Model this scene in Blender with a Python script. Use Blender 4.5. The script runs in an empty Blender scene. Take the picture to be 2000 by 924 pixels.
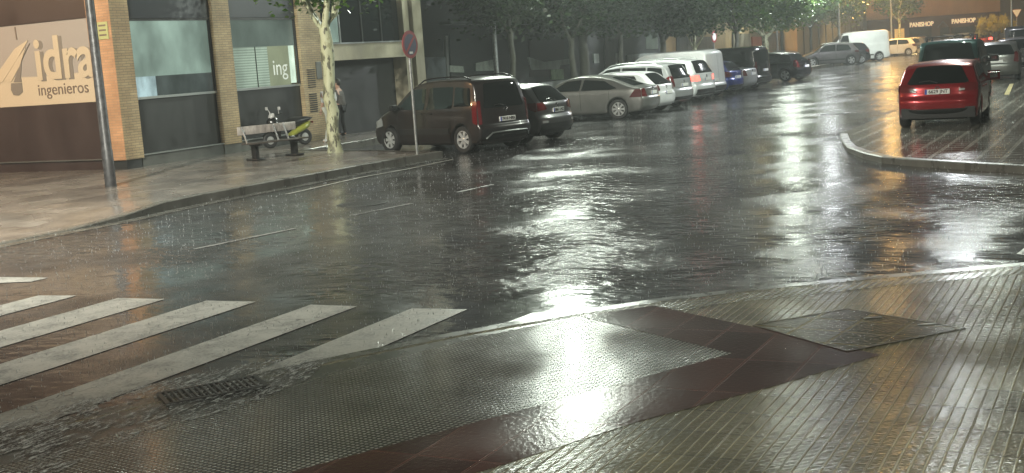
import bpy, bmesh, math, random
from mathutils import Vector, Matrix
random.seed(7)
R = math.radians
S = bpy.context.scene
C = S.collection

# ------------------------------------------------------------------ camera
# world: x runs along the street, y to the left across it, z up; the camera stands over the origin
FPX, CX, CY, HZ, ROLL, CAMZ, HEAD = 2400.0, 1000.0, 462.0, 111.0, R(4.0), 2.2, R(27.405)
PITCH = math.atan((CY - HZ) * math.cos(ROLL) / FPX)
Fh = Vector((math.cos(HEAD), math.sin(HEAD), 0)); Rt = Vector((math.sin(HEAD), -math.cos(HEAD), 0)); Up = Vector((0, 0, 1))
Fw = Fh * math.cos(PITCH) - Up * math.sin(PITCH); Uu = Fh * math.sin(PITCH) + Up * math.cos(PITCH)
cxa = Rt * math.cos(ROLL) - Uu * math.sin(ROLL); cya = Rt * math.sin(ROLL) + Uu * math.cos(ROLL)
cam = bpy.data.cameras.new('camera'); co = bpy.data.objects.new('camera', cam); C.objects.link(co)
M4 = Matrix((cxa, cya, -Fw)).transposed().to_4x4(); M4.translation = (0, 0, CAMZ); co.matrix_world = M4
cam.sensor_width = 36; cam.lens = 36 * FPX / 2000; cam.clip_end = 1500; cam.clip_start = .1
S.camera = co

# ------------------------------------------------------------------ night light
W = bpy.data.worlds.new('World'); S.world = W; W.use_nodes = True
wn = W.node_tree.nodes; wl = W.node_tree.links
sky = wn.new('ShaderNodeTexSky'); sky.sky_type = 'NISHITA'; sky.sun_disc = False
sky.sun_elevation = R(2); sky.sun_rotation = R(200); sky.air_density = 2; sky.dust_density = 6
hsv = wn.new('ShaderNodeHueSaturation'); hsv.inputs['Saturation'].default_value = .15
wl.new(sky.outputs[0], hsv.inputs['Color']); wl.new(hsv.outputs[0], wn['Background'].inputs['Color'])
wn['Background'].inputs['Strength'].default_value = .028
S.view_settings.view_transform = 'Standard'; S.view_settings.look = 'None'
S.view_settings.exposure = 0.22; S.view_settings.gamma = 1; S.view_settings.use_curve_mapping = False
S.cycles.max_bounces = 6; S.cycles.diffuse_bounces = 2; S.cycles.glossy_bounces = 4; S.cycles.transmission_bounces = 3
S.cycles.sample_clamp_indirect = 4; S.cycles.sample_clamp_direct = 30; S.cycles.caustics_reflective = False; S.cycles.caustics_refractive = False
S.cycles.use_denoising = True

def ray(px, py):
    x = px - CX; y = CY - py
    return cxa * x + cya * y + Fw * FPX
def at(px, py, z=0.0):
    d = ray(px, py); t = (z - CAMZ) / d.z; return Vector((d.x * t, d.y * t, z))
def onv(px, py, V):
    d = ray(px, py); t = V / d.y; return Vector((d.x * t, V, CAMZ + d.z * t))
def onu(px, py, U):
    d = ray(px, py); t = U / d.x; return Vector((U, d.y * t, CAMZ + d.z * t))

# ------------------------------------------------------------------ helpers
def thing(name, label, cat, loc=(0, 0, 0), rz=0, group=None, kind=None):
    o = bpy.data.objects.new(name, None); C.objects.link(o); o.empty_display_size = .2
    o.location = loc; o.rotation_euler = (0, 0, rz)
    tag(o, label, cat, group, kind); return o
def tag(o, label=None, cat=None, group=None, kind=None):
    if label: o['label'] = label
    if cat: o['category'] = cat
    if group: o['group'] = group
    if kind: o['kind'] = kind
    return o
def obj(name, bm, m, parent=None, smooth=None, label=None):
    me = bpy.data.meshes.new(name); bm.normal_update(); bm.to_mesh(me); bm.free()
    for mm in (m if isinstance(m, (list, tuple)) else [m]): me.materials.append(mm)
    if smooth is not None:
        for p in me.polygons: p.use_smooth = True
        try: me.set_sharp_from_angle(angle=R(smooth))
        except Exception: pass
    o = bpy.data.objects.new(name, me); C.objects.link(o)
    if parent: o.parent = parent
    if label: o['label'] = label
    return o
def struct(name, bm, m, smooth=None):
    o = obj(name, bm, m, None, smooth); o['kind'] = 'structure'; return o
def copy_tree(o, parent=None):
    c = o.copy(); C.objects.link(c); c.parent = parent
    for ch in list(o.children): copy_tree(ch, c)
    return c
def bx(bm, x0, y0, z0, x1, y1, z1, bev=0, mi=0):
    r = bmesh.ops.create_cube(bm, size=1); vs = r['verts']
    for v in vs: v.co = Vector(((x0 + x1) / 2 + v.co.x * (x1 - x0), (y0 + y1) / 2 + v.co.y * (y1 - y0), (z0 + z1) / 2 + v.co.z * (z1 - z0)))
    fs = {f for v in vs for f in v.link_faces}
    for f in fs: f.material_index = mi
    if bev:
        es = list({e for v in vs for e in v.link_edges})
        bmesh.ops.bevel(bm, geom=es, offset=bev, segments=2, affect='EDGES', profile=.5)
def box(*a, **k):
    bm = bmesh.new(); bx(bm, *a, **k); return bm
def tube(bm, pts, rad, n=10, cap=True, mi=0):
    pts = [Vector(p) for p in pts]; rings = []
    for i, p in enumerate(pts):
        d = (pts[min(i + 1, len(pts) - 1)] - pts[max(i - 1, 0)]).normalized()
        a = d.cross(Vector((0, 0, 1)) if abs(d.z) < .9 else Vector((1, 0, 0))).normalized(); b = d.cross(a)
        r = rad[i] if isinstance(rad, (list, tuple)) else rad
        rings.append([bm.verts.new(p + (a * math.cos(t) + b * math.sin(t)) * r) for t in [2 * math.pi * k / n for k in range(n)]])
    for i in range(len(rings) - 1):
        for k in range(n):
            f = bm.faces.new((rings[i][k], rings[i][(k + 1) % n], rings[i + 1][(k + 1) % n], rings[i + 1][k])); f.material_index = mi
    if cap:
        bm.faces.new(rings[0][::-1]); bm.faces.new(rings[-1])
def lathe(bm, prof, n=24, axis='z', c=(0, 0, 0)):
    """prof: list of (r, h); closed surface of revolution"""
    rings = []
    for r, h in prof:
        ring = []
        for k in range(n):
            t = 2 * math.pi * k / n
            p = (r * math.cos(t), r * math.sin(t), h) if axis == 'z' else (r * math.cos(t), h, r * math.sin(t))
            ring.append(bm.verts.new(Vector(p) + Vector(c)))
        rings.append(ring)
    for i in range(len(rings) - 1):
        for k in range(n):
            bm.faces.new((rings[i][k], rings[i][(k + 1) % n], rings[i + 1][(k + 1) % n], rings[i + 1][k]))
    return rings
def poly(pts, z=None, up=True):
    bm = bmesh.new(); f = bm.faces.new([bm.verts.new(Vector(p) if z is None else Vector((p[0], p[1], z))) for p in pts])
    f.normal_update()
    if up and f.normal.z < 0: f.normal_flip()
    return bm
def prism(pts2, d0, d1, axis='y'):
    """polygon (a,b) extruded from d0 to d1. axis y: (a,d,b); axis x: (d,a,b); axis z: (a,b,d)"""
    bm = bmesh.new()
    def P(a, b, d): return {'y': (a, d, b), 'x': (d, a, b), 'z': (a, b, d)}[axis]
    v0 = [bm.verts.new(P(a, b, d0)) for a, b in pts2]; v1 = [bm.verts.new(P(a, b, d1)) for a, b in pts2]
    bm.faces.new(v0); bm.faces.new(v1[::-1]); n = len(v0)
    for i in range(n): bm.faces.new((v0[i], v1[i], v1[(i + 1) % n], v0[(i + 1) % n]))
    bmesh.ops.recalc_face_normals(bm, faces=bm.faces); return bm
def wallpoly(pts, V, t, name, m, parent, **k):
    """polygon given by photo outline on the plane y=V, thickness t towards the street"""
    q = [onv(px, py, V) for px, py in pts]
    return obj(name, prism([(p.x, p.z) for p in q], V - t, V, 'y'), m, parent, **k)
def text(name, s, size, m, parent, mat4, ext=.01, sx=1.0, center=True, bevel=0):
    cu = bpy.data.curves.new('t', 'FONT'); cu.body = s; cu.size = size; cu.extrude = ext; cu.align_x = 'CENTER' if center else 'LEFT'; cu.align_y = 'CENTER' if center else 'BOTTOM_BASELINE'; cu.offset = bevel
    t = bpy.data.objects.new('t', cu); C.objects.link(t); bpy.context.view_layer.update()
    me = bpy.data.meshes.new_from_object(t.evaluated_get(bpy.context.evaluated_depsgraph_get()))
    bpy.data.objects.remove(t); me.name = name; me.transform(Matrix.Diagonal((sx, 1, 1, 1))); me.transform(mat4); me.materials.clear(); me.materials.append(m)
    o = bpy.data.objects.new(name, me); C.objects.link(o); o.parent = parent; return o
def frame(origin, xdir, up=(0, 0, 1)):
    x = Vector(xdir).normalized(); y = Vector(up).normalized(); z = x.cross(y)
    m = Matrix((x, y, z)).transposed().to_4x4(); m.translation = origin; return m

# ------------------------------------------------------------------ materials
MC = {}
def smooth01(t): t = max(0., min(1., t)); return t * t * (3 - 2 * t)
def mat(name, col=(.5, .5, .5), rough=.5, metal=0, spec=.5, coat=0, emit=None, es=1, bump=None, noise=None, alpha=None, rnoise=None):
    """noise: (scale, amount) value variation; bump: (scale, strength, distance); rnoise: (scale, lo, hi)"""
    if name in MC: return MC[name]
    m = bpy.data.materials.new(name); m.use_nodes = True; nt = m.node_tree; b = nt.nodes['Principled BSDF']; MC[name] = m
    b.inputs['Base Color'].default_value = (*col, 1); b.inputs['Roughness'].default_value = rough; b.inputs['Metallic'].default_value = metal
    b.inputs['Specular IOR Level'].default_value = spec; b.inputs['Coat Weight'].default_value = coat; b.inputs['Coat Roughness'].default_value = .06
    if emit: b.inputs['Emission Color'].default_value = (*emit, 1); b.inputs['Emission Strength'].default_value = es
    tc = nt.nodes.new('ShaderNodeTexCoord')
    def nz(sc, det=4):
        n = nt.nodes.new('ShaderNodeTexNoise'); n.inputs['Scale'].default_value = sc; n.inputs['Detail'].default_value = det
        nt.links.new(tc.outputs['Object'], n.inputs['Vector']); return n
    if noise:
        n = nz(noise[0]); r = nt.nodes.new('ShaderNodeMapRange'); r.inputs[1].default_value = .3; r.inputs[2].default_value = .7
        r.inputs[3].default_value = 1 - noise[1]; r.inputs[4].default_value = 1 + noise[1]; nt.links.new(n.outputs[0], r.inputs[0])
        x = nt.nodes.new('ShaderNodeVectorMath'); x.operation = 'SCALE'; x.inputs[0].default_value = col; nt.links.new(r.outputs[0], x.inputs['Scale'])
        nt.links.new(x.outputs[0], b.inputs['Base Color'])
    if rnoise:
        n = nz(rnoise[0], 3); r = nt.nodes.new('ShaderNodeMapRange'); r.inputs[1].default_value = .35; r.inputs[2].default_value = .65
        r.inputs[3].default_value = rnoise[1]; r.inputs[4].default_value = rnoise[2]; nt.links.new(n.outputs[0], r.inputs[0]); nt.links.new(r.outputs[0], b.inputs['Roughness'])
    if bump:
        n = nz(bump[0]); p = nt.nodes.new('ShaderNodeBump'); p.inputs['Strength'].default_value = bump[1]; p.inputs['Distance'].default_value = bump[2]
        nt.links.new(n.outputs[0], p.inputs['Height']); nt.links.new(p.outputs[0], b.inputs['Normal'])
    return m
class G:
    """tiny node-graph writer"""
    def __init__(s, name, rough=.5):
        s.m = bpy.data.materials.new(name); s.m.use_nodes = True; s.nt = s.m.node_tree; s.b = s.nt.nodes['Principled BSDF']; s.b.inputs['Roughness'].default_value = rough
        s.tc = s.nt.nodes.new('ShaderNodeTexCoord').outputs['Object']; MC[name] = s.m
    def put(s, v, sock):
        if hasattr(v, 'is_linked') or hasattr(v, 'node'): s.nt.links.new(v, sock)
        else: sock.default_value = v
    def n(s, typ, ins={}, out=0, **kw):
        x = s.nt.nodes.new(typ)
        for k, v in kw.items(): setattr(x, k, v)
        for k, v in ins.items(): s.put(v, x.inputs[k])
        return x.outputs[out]
    def math(s, op, a, b=0, c=0): return s.n('ShaderNodeMath', {0: a, 1: b, 2: c}, operation=op)
    def map(s, vec=None, scale=(1, 1, 1), rot=(0, 0, 0), loc=(0, 0, 0)): return s.n('ShaderNodeMapping', {0: vec or s.tc, 1: loc, 2: rot, 3: scale})
    def noise(s, sc, vec=None, det=4, rough=.5): return s.n('ShaderNodeTexNoise', {'Vector': vec or s.tc, 'Scale': sc, 'Detail': det, 'Roughness': rough})
    def rng(s, v, a, b, c, d): return s.n('ShaderNodeMapRange', {0: v, 1: a, 2: b, 3: c, 4: d})
    def mix(s, f, a, b): return s.n('ShaderNodeMix', {0: f, 6: a, 7: b}, out=2, data_type='RGBA')
    def mulc(s, col, v): return s.n('ShaderNodeVectorMath', {0: col, 'Scale': v}, operation='SCALE')
    def bump(s, h, st, dist, normal=None):
        d = {'Height': h, 'Strength': st, 'Distance': dist}
        if normal is not None: d['Normal'] = normal
        return s.n('ShaderNodeBump', d)
    def xyz(s): x = s.nt.nodes.new('ShaderNodeSeparateXYZ'); s.nt.links.new(s.tc, x.inputs[0]); return x.outputs
    def out(s, **k):
        for a, v in k.items(): s.put(v, s.b.inputs[a.replace('_', ' ')])
        return s.m

def m_asphalt():
    g = G('wet_asphalt'); big = g.noise(.30, det=3); med = g.noise(2.2, det=4); mot = g.noise(.55, g.map(loc=(31, 7, 0)), det=3)
    col = g.mulc((.040, .040, .041), g.rng(med, .3, .7, .6, 1.4))
    grain = g.noise(70, det=3)
    def near(cx, cy, rx, ry, rot): # shallow dips in the road where the water stands deeper
        v = g.n('ShaderNodeMapping', {0: g.tc, 1: (cx, cy, 0), 2: (0, 0, rot), 3: (rx, ry, 1)}, vector_type='TEXTURE')
        ln = g.nt.nodes.new('ShaderNodeVectorMath'); ln.operation = 'LENGTH'; g.nt.links.new(v, ln.inputs[0]); return g.rng(ln.outputs['Value'], .55, 1.25, .13, -.02)
    dip = g.math('MAXIMUM', near(14.6, 7.0, 7.0, 2.6, R(22)), g.math('MAXIMUM', near(16.5, .8, 4.0, 1.8, R(-60)), near(30, 11.5, 9, 1.6, R(4))))
    rip_m = g.rng(g.math('ADD', big, dip), .50, .62, 0, 1)                 # 1 where rain and run-off ruffle the water film
    bare = g.rng(mot, .45, .65, 0, 1)                                      # 1 where the stones stand out of the film
    rough = g.math('ADD', g.math('ADD', g.rng(bare, 0, 1, .10, .20), g.rng(rip_m, 0, 1, 0, -.05)), g.rng(med, .3, .7, -.01, .02))
    wv = g.map(rot=(0, 0, R(-27.4)), scale=(1.0, .62, 1))
    wave = g.noise(5.0, wv, det=1, rough=.5); wave2 = g.noise(15, wv, det=1)
    ring = g.n('ShaderNodeTexVoronoi', {'Vector': g.tc, 'Scale': 6.0}, out=0, feature='F1')
    rings = g.math('SINE', g.math('MULTIPLY', ring, 46))
    h = g.math('ADD', g.math('ADD', wave, g.math('MULTIPLY', wave2, .30)), g.math('MULTIPLY', rings, .012))
    b1 = g.bump(h, 1.0, g.rng(rip_m, 0, 1, .007, .036))
    b2 = g.bump(grain, g.rng(bare, 0, 1, .10, 1.0), .004, b1)
    return g.out(Base_Color=col, Roughness=rough, Normal=b2, Specular_IOR_Level=.5)
def m_paint():
    g = G('worn_wet_road_paint'); n = g.noise(3, det=6, rough=.7); f = g.noise(40, det=3)
    vo = g.n('ShaderNodeTexVoronoi', {'Vector': g.n('ShaderNodeVectorMath', {0: g.tc, 1: g.n('ShaderNodeVectorMath', {0: g.n('ShaderNodeTexNoise', {'Vector': g.tc, 'Scale': 3.0}, out=1), 'Scale': .35}, operation='SCALE')}, operation='ADD'), 'Scale': 4.5}, feature='DISTANCE_TO_EDGE')
    crack = g.math('MULTIPLY', g.rng(vo, .006, .022, 1, 0), g.rng(g.noise(1.1), .47, .55, 0, 1))
    wear = g.rng(g.math('ADD', g.math('MULTIPLY', n, .6), g.math('MULTIPLY', f, .4)), .46, .62, 0, .75)
    k = g.math('MAXIMUM', crack, wear)
    col = g.mix(k, (.34, .34, .32, 1), (.06, .06, .06, 1))
    return g.out(Base_Color=col, Roughness=g.rng(n, .35, .65, .28, .46), Normal=g.bump(g.math('ADD', g.math('MULTIPLY', crack, -1), g.math('MULTIPLY', f, .3)), .6, .005))
def m_ribbed():
    g = G('wet_ribbed_beige_tile'); X = g.xyz(); n = g.noise(1.6, det=5); f = g.noise(55, det=3)
    wob = g.math('MULTIPLY', g.math('SUBTRACT', g.noise(1.2), .5), .02)
    y = g.math('ADD', X[1], wob)
    fr = g.math('PINGPONG', y, .034)                                        # 0.068 m groove pitch
    rib = g.rng(fr, .002, .008, 1, 0)
    dash = g.math('PINGPONG', X[0], .011); dsh = g.rng(dash, 0, .011, 0, 1)
    jx = g.rng(g.math('PINGPONG', X[0], .2), .002, .012, 0, 1); jy = g.rng(g.math('PINGPONG', y, .204), .0, .005, 0, 1)
    joint = g.math('MULTIPLY', jx, jy)
    tile = g.n('ShaderNodeTexWhiteNoise', {'Vector': g.n('ShaderNodeVectorMath', {0: g.map(scale=(2.5, 2.45, 0))}, operation='FLOOR')}, noise_dimensions='3D')
    h = g.math('ADD', g.math('MULTIPLY', g.math('MULTIPLY', rib, joint), 1.0), g.math('MULTIPLY', dsh, .22))
    col = g.mulc(g.mix(rib, (.125, .115, .076, 1), (.34, .315, .225, 1)), g.math('MULTIPLY', g.math('MULTIPLY', g.rng(n, .3, .7, .65, 1.3), g.rng(tile, 0, 1, .78, 1.15)), g.rng(joint, 0, 1, .45, 1)))  # wet highlights put into the colour: ribs lighter than the tile between
    return g.out(Base_Color=col, Roughness=g.rng(g.noise(.9, det=2), .3, .7, .07, .17), Normal=g.bump(g.noise(26, det=3), .7, .005, g.bump(h, 1.0, .0045)))
def m_dots(name, c0, c1, pitch=.03):
    g = G(name); n = g.noise(1.3, det=4)
    v = g.map(scale=(1 / pitch, 1 / pitch, 0), rot=(0, 0, R(8)))
    fr = g.n('ShaderNodeVectorMath', {0: v}, operation='FRACTION'); c = g.n('ShaderNodeVectorMath', {0: fr, 1: (.5, .5, 0)}, operation='SUBTRACT')
    ln = g.nt.nodes.new('ShaderNodeVectorMath'); ln.operation = 'LENGTH'; g.nt.links.new(c, ln.inputs[0])
    dome = g.rng(ln.outputs['Value'], .18, .42, 1, 0)
    X = g.xyz(); joint = g.math('MULTIPLY', g.rng(g.math('PINGPONG', X[0], .2), 0, .007, 0, 1), g.rng(g.math('PINGPONG', X[1], .2), 0, .007, 0, 1))
    col = g.mulc(g.mix(dome, c0, c1), g.math('MULTIPLY', g.rng(n, .3, .7, .65, 1.3), g.rng(joint, 0, 1, .6, 1)))  # studs lighter than their ground, glints put into the colour
    return g.out(Base_Color=col, Roughness=g.rng(g.noise(.9, det=2), .3, .7, .10, .24), Normal=g.bump(g.math('MULTIPLY', dome, joint), 1.0, .007))
def m_tiles(name, col, sx, sy, rough=(.12, .35), joint=.006, brick=False, var=.25, rot=0, fine=.3, jc=.5):
    g = G(name); n = g.noise(1.4, det=5); f = g.noise(30, det=4)
    br = g.nt.nodes.new('ShaderNodeTexBrick'); br.offset = .5 if brick else 0; br.squash = 1
    g.nt.links.new(g.map(rot=(0, 0, rot)), br.inputs['Vector'])
    for k, v in {'Scale': 1.0, 'Mortar Size': joint, 'Mortar Smooth': .3, 'Bias': 0, 'Brick Width': sx, 'Row Height': sy}.items(): br.inputs[k].default_value = v
    br.inputs['Color1'].default_value = (*[c * (1 - var) for c in col], 1); br.inputs['Color2'].default_value = (*[c * (1 + var) for c in col], 1)
    br.inputs['Mortar'].default_value = (*[c * jc for c in col], 1)
    c = g.mulc(br.outputs['Color'], g.rng(n, .3, .7, .7, 1.3))
    h = g.math('ADD', g.math('MULTIPLY', br.outputs['Fac'], -1), g.math('MULTIPLY', f, fine))
    return g.out(Base_Color=c, Roughness=g.rng(g.noise(.8, det=2), .3, .7, rough[0], rough[1]), Normal=g.bump(h, .8, .004))
def m_brick(name, c1, c2, mort, plane='x'):
    g = G(name, .8); br = g.nt.nodes.new('ShaderNodeTexBrick')
    X = g.xyz(); cb = g.nt.nodes.new('ShaderNodeCombineXYZ'); g.nt.links.new(X[0 if plane == 'x' else 1], cb.inputs[0]); g.nt.links.new(X[2], cb.inputs[1]); g.nt.links.new(cb.outputs[0], br.inputs['Vector'])
    for k, v in {'Scale': 1.0, 'Mortar Size': .006, 'Mortar Smooth': .2, 'Brick Width': .25, 'Row Height': .062}.items(): br.inputs[k].default_value = v
    br.inputs['Color1'].default_value = (*c1, 1); br.inputs['Color2'].default_value = (*c2, 1); br.inputs['Mortar'].default_value = (*mort, 1)
    n = g.noise(1.3, det=5); c = g.mulc(br.outputs['Color'], g.rng(n, .3, .7, .72, 1.22))
    return g.out(Base_Color=c, Roughness=.75, Normal=g.bump(g.math('MULTIPLY', br.outputs['Fac'], -1), .7, .006))
def m_bark():
    g = G('plane_tree_bark', .7); n = g.noise(3.0, g.map(scale=(1.2, 1.2, .6)), det=5, rough=.6)
    m = g.mix(g.rng(n, .40, .46, 0, 1), (.12, .12, .075, 1), (.40, .41, .27, 1)); m2 = g.mix(g.rng(n, .58, .62, 0, 1), m, (.27, .27, .16, 1))
    vo = g.noise(9, g.map(scale=(1.5, 1.5, .5)), det=2); m3 = g.mix(g.rng(vo, .60, .63, 0, .9), m2, (.05, .045, .03, 1))
    return g.out(Base_Color=m3, Roughness=.6, Normal=g.bump(n, .6, .02))
def m_leaf(name, a, b):
    g = G(name, .35); oi = g.n('ShaderNodeNewGeometry', out='Random Per Island')
    n = g.noise(.9, det=2)
    col = g.mulc(g.mix(oi, (*a, 1), (*b, 1)), g.rng(n, .3, .7, .55, 1.5))
    g.out(Base_Color=col, Roughness=.38)
    tr = g.nt.nodes.new('ShaderNodeBsdfTranslucent'); g.nt.links.new(col, tr.inputs[0]); mx = g.nt.nodes.new('ShaderNodeMixShader'); mx.inputs[0].default_value = .35
    g.nt.links.new(g.b.outputs[0], mx.inputs[1]); g.nt.links.new(tr.outputs[0], mx.inputs[2])
    g.nt.links.new(mx.outputs[0], g.nt.nodes['Material Output'].inputs[0]); return g.m
def m_wall(name, col, sc=1.2, amt=.3, rough=.7, wet=0):
    g = G(name, rough); n = g.noise(sc, g.map(scale=(1, 1, .4)), det=6, rough=.65); f = g.noise(30)
    return g.out(Base_Color=g.mulc((*col,), g.rng(n, .3, .7, 1 - amt, 1 + amt)), Roughness=g.rng(n, .3, .7, rough - .12, rough + .1), Normal=g.bump(f, .2, .004))

ASPH = m_asphalt(); PAINT = m_paint(); FADED = m_wall('faded_road_paint', (.15, .15, .15), 3, .5, .3); RIB = m_ribbed()
TACT = m_dots('wet_grey_tactile_tile', (.055, .055, .049, 1), (.31, .31, .28, 1), .037)
TACT2 = m_dots('wet_beige_dotted_tile', (.06, .055, .035, 1), (.26, .24, .16, 1), .06)
REDT = m_tiles('wet_dark_red_tile', (.060, .026, .020), .8, .4, (.07, .17), .010, False, .34, fine=.55, jc=1.9)
KERBC = m_wall('wet_concrete_kerb', (.10, .098, .088), 3, .3, .33)
GUTT = m_wall('wet_gutter_concrete', (.075, .075, .068), 3, .3, .27)
PAVE = m_tiles('wet_pinkish_paving', (.17, .152, .135), .6, .3, (.12, .38), .008, True, .13, fine=.25)
COBB = m_tiles('wet_grey_block_paving', (.10, .095, .083), .40, .40, (.06, .15), .04, False, .25, fine=.6, jc=3.6)
COVT = m_tiles('wet_cover_infill', (.065, .055, .030), .36, .36, (.05, .10), .014, False, .15, fine=1.3, jc=2.2, rot=R(8))
COVT.node_tree.nodes['Principled BSDF'].inputs['Specular IOR Level'].default_value = .25
BRK = m_brick('tan_brick', (.40, .31, .18), (.33, .25, .145), (.16, .14, .10), 'x')
BRKY = m_brick('amber_lit_brick', (.46, .25, .13), (.38, .20, .10), (.28, .19, .12), 'y')  # same pillar brick, with the amber lamplight put into its colour
STONE = m_wall('beige_stone', (.32, .29, .21), 2, .2)
DARKP = m_wall('dark_grey_cladding', (.020, .022, .0225), 1.5, .2, .45)
DBROWN = m_wall('dark_brown_cladding', (.036, .023, .021), 1.2, .12, .5)
PLINTH = m_wall('grey_plinth', (.085, .09, .082), 2, .25, .5)
ALU = mat('brushed_aluminium', (.45, .47, .46), .35, .9)
GALV = mat('galvanised_steel', (.30, .31, .31), .42, .7, noise=(14, .25), bump=(30, .2, .003))
GALVD = mat('weathered_post_paint', (.055, .055, .058), .4, .2, noise=(9, .5), bump=(22, .5, .004))
BLK = mat('black_plastic', (.012, .012, .013), .4, bump=(60, .1, .001))
RUB = mat('tyre_rubber', (.016, .016, .017), .6, bump=(90, .3, .002))
GLS = mat('dark_glass', (.006, .008, .008), .04, spec=.8)
GLS2 = mat('building_glass', (.012, .016, .017), .06, spec=.9)
CHR = mat('chrome', (.6, .6, .62), .15, 1)
RIM = mat('alloy_rim', (.62, .63, .63), .28, .6)
RIMD = mat('dark_alloy_rim', (.25, .25, .26), .3, .8)
PLATE = mat('plate_white', (.72, .72, .70), .35)
INK = mat('black_ink', (.01, .01, .012), .5)
EUB = mat('plate_blue_band', (.02, .05, .35), .4)
REDL = mat('red_lamp_lens', (.10, .005, .006), .15, coat=1)
REDON = mat('lit_brake_lamp', (.5, .02, .02), .3, emit=(1, .10, .07), es=4)
WHL = mat('clear_lamp_lens', (.25, .26, .26), .12, coat=1)
HLON = mat('lit_headlamp', (.9, .8, .5), .3, emit=(1, .72, .30), es=14)
def paint(name, c, metal=.35, rough=.32, dirt=.12):
    return mat(name, c, rough, metal, coat=.8, noise=(2.5, dirt), bump=(160, .12, .0006))
# ------------------------------------------------------------------ ground
bm = bmesh.new(); bx(bm, -300, -300, -.4, 400, 300, 0); struct('road', bm, ASPH)
def strip(name, pts, w, z, m, **k):
    """flat band of width w along world points"""
    bm = bmesh.new(); L_ = []; R_ = []
    for i, p in enumerate(pts):
        d = (Vector(pts[min(i + 1, len(pts) - 1)]) - Vector(pts[max(i - 1, 0)])).normalized(); n = Vector((-d.y, d.x))
        L_.append(bm.verts.new((p[0] + n.x * w / 2, p[1] + n.y * w / 2, z))); R_.append(bm.verts.new((p[0] - n.x * w / 2, p[1] - n.y * w / 2, z)))
    for i in range(len(pts) - 1): bm.faces.new((R_[i], R_[i + 1], L_[i + 1], L_[i]))
    return struct(name, bm, m)
xy = lambda px, py, z=0: tuple(at(px, py, z).xy)

# far (left) pavement with its kerb
kp = [xy(*q) for q in [(-150, 512), (0, 478), (130, 452), (245, 430), (320, 413), (395, 397), (550, 367), (700, 338), (800, 320), (866, 309)]]
kp = [(kp[0][0] - 30, kp[0][1])] + kp
end = Vector(kp[-1]); hd = Vector((math.cos(R(72)), math.sin(R(72))))
tip = end + Vector((.12, .28)); inn = end + hd * ((19.4 - end.y) / hd.y)
def hp(x, y): return .012 + .15 * max(smooth01((x - 13.6) / 2.6), smooth01((y - 15.6) / 2.2)) + .04 * smooth01((y - 17.5) / 4)
kin = []
for i, p in enumerate(kp):
    d = (Vector(kp[min(i + 1, len(kp) - 1)]) - Vector(kp[max(i - 1, 0)])).normalized(); kin.append((p[0] - d.y * .16, p[1] + d.x * .16))
outl = kin + [(tip.x - .05, tip.y), (inn.x, inn.y), (140, 19.4), (140, 60), (-40, 60)]
bm = poly(outl, 0)
for ax, lo, hi, st in ((0, 8, 30, .5), (1, 14, 26, .5)):
    k = lo
    while k < hi:
        p = [0, 0, 0]; p[ax] = k; nn = [0, 0, 0]; nn[ax] = 1
        bmesh.ops.bisect_plane(bm, geom=bm.verts[:] + bm.edges[:] + bm.faces[:], plane_co=p, plane_no=nn); k += st
for v in bm.verts: v.co.z = hp(v.co.x, v.co.y)
bm.normal_update()
struct('pavement', bm, PAVE)
bm = bmesh.new(); path = kp + [tuple(tip), tuple(inn), (140, 19.4)]; ins = kin + [(tip.x - .12, tip.y - .02), (inn.x - .14, inn.y + .14), (140, 19.55)]
ra = [bm.verts.new((*p, -.01)) for p in path]; rb = [bm.verts.new((p[0], p[1], hp(q[0], q[1]) - .012)) for p, q in zip(path, ins)]
rc = [bm.verts.new((p[0] * .9 + q[0] * .1, p[1] * .9 + q[1] * .1, hp(q[0], q[1]) + .004)) for p, q in zip(path, ins)]; rd = [bm.verts.new((q[0], q[1], hp(q[0], q[1]) + .004)) for q in ins]
for a, b in ((ra, rb), (rb, rc), (rc, rd)):
    for i in range(len(path) - 1): bm.faces.new((a[i], a[i + 1], b[i + 1], b[i]))
bmesh.ops.recalc_face_normals(bm, faces=bm.faces); struct('kerb', bm, KERBC)
gp = [(p[0], p[1] - .17) for p in kp]
strip('gutter', gp, .30, .004, GUTT)
strip('edge_line', [xy(*q) for q in [(560, 380), (700, 348), (800, 330), (884, 312)]], .10, .008, PAINT)

# lane dashes and the zebra crossing
for i, (a, b) in enumerate((((380, 487), (575, 447)), ((688, 421), (804, 398)), ((893, 376), (962, 361)))):
    strip('road_marking', [xy(*a), xy(*b)], .09, .006, FADED)
nk = [xy(*q) for q in [(-260, 905), (0, 855), (150, 822), (300, 787), (520, 735), (700, 696), (900, 655), (1015, 634), (1130, 614), (1300, 589), (1450, 571), (1600, 556), (1800, 538), (2000, 520), (2200, 503)]]
def kerb_x(y):
    for a, b in zip(nk, nk[1:]):
        if b[1] <= y <= a[1]: return a[0] + (b[0] - a[0]) * (a[1] - y) / (a[1] - b[1])
    return nk[0][0] if y > nk[0][1] else nk[-1][0]
tops = [((75, 578), (150, 578)), ((230, 583), (322, 585)), ((403, 588), (500, 590)), ((607, 596), (698, 599)), ((805, 603), (913, 605))]
for i, (a, b) in enumerate(tops):
    A, B = xy(*a), xy(*b); pts = [A]; n = 6
    low = [(kerb_x(A[1] + (B[1] - A[1]) * k / n) + .02, A[1] + (B[1] - A[1]) * k / n) for k in range(n + 1)]
    struct('zebra_stripe', poly([A] + low + [B], .005), PAINT)
A = xy(-20, 573); 
for k in (1, 2, 3): struct('zebra_stripe', poly([(A[0] + .35 * k, A[1] + 1.15 * k - .6), (A[0] + .35 * k, A[1] + 1.15 * k), (4, A[1] + 1.15 * k), (4, A[1] + 1.15 * k - .6)], .005), PAINT)
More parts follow.
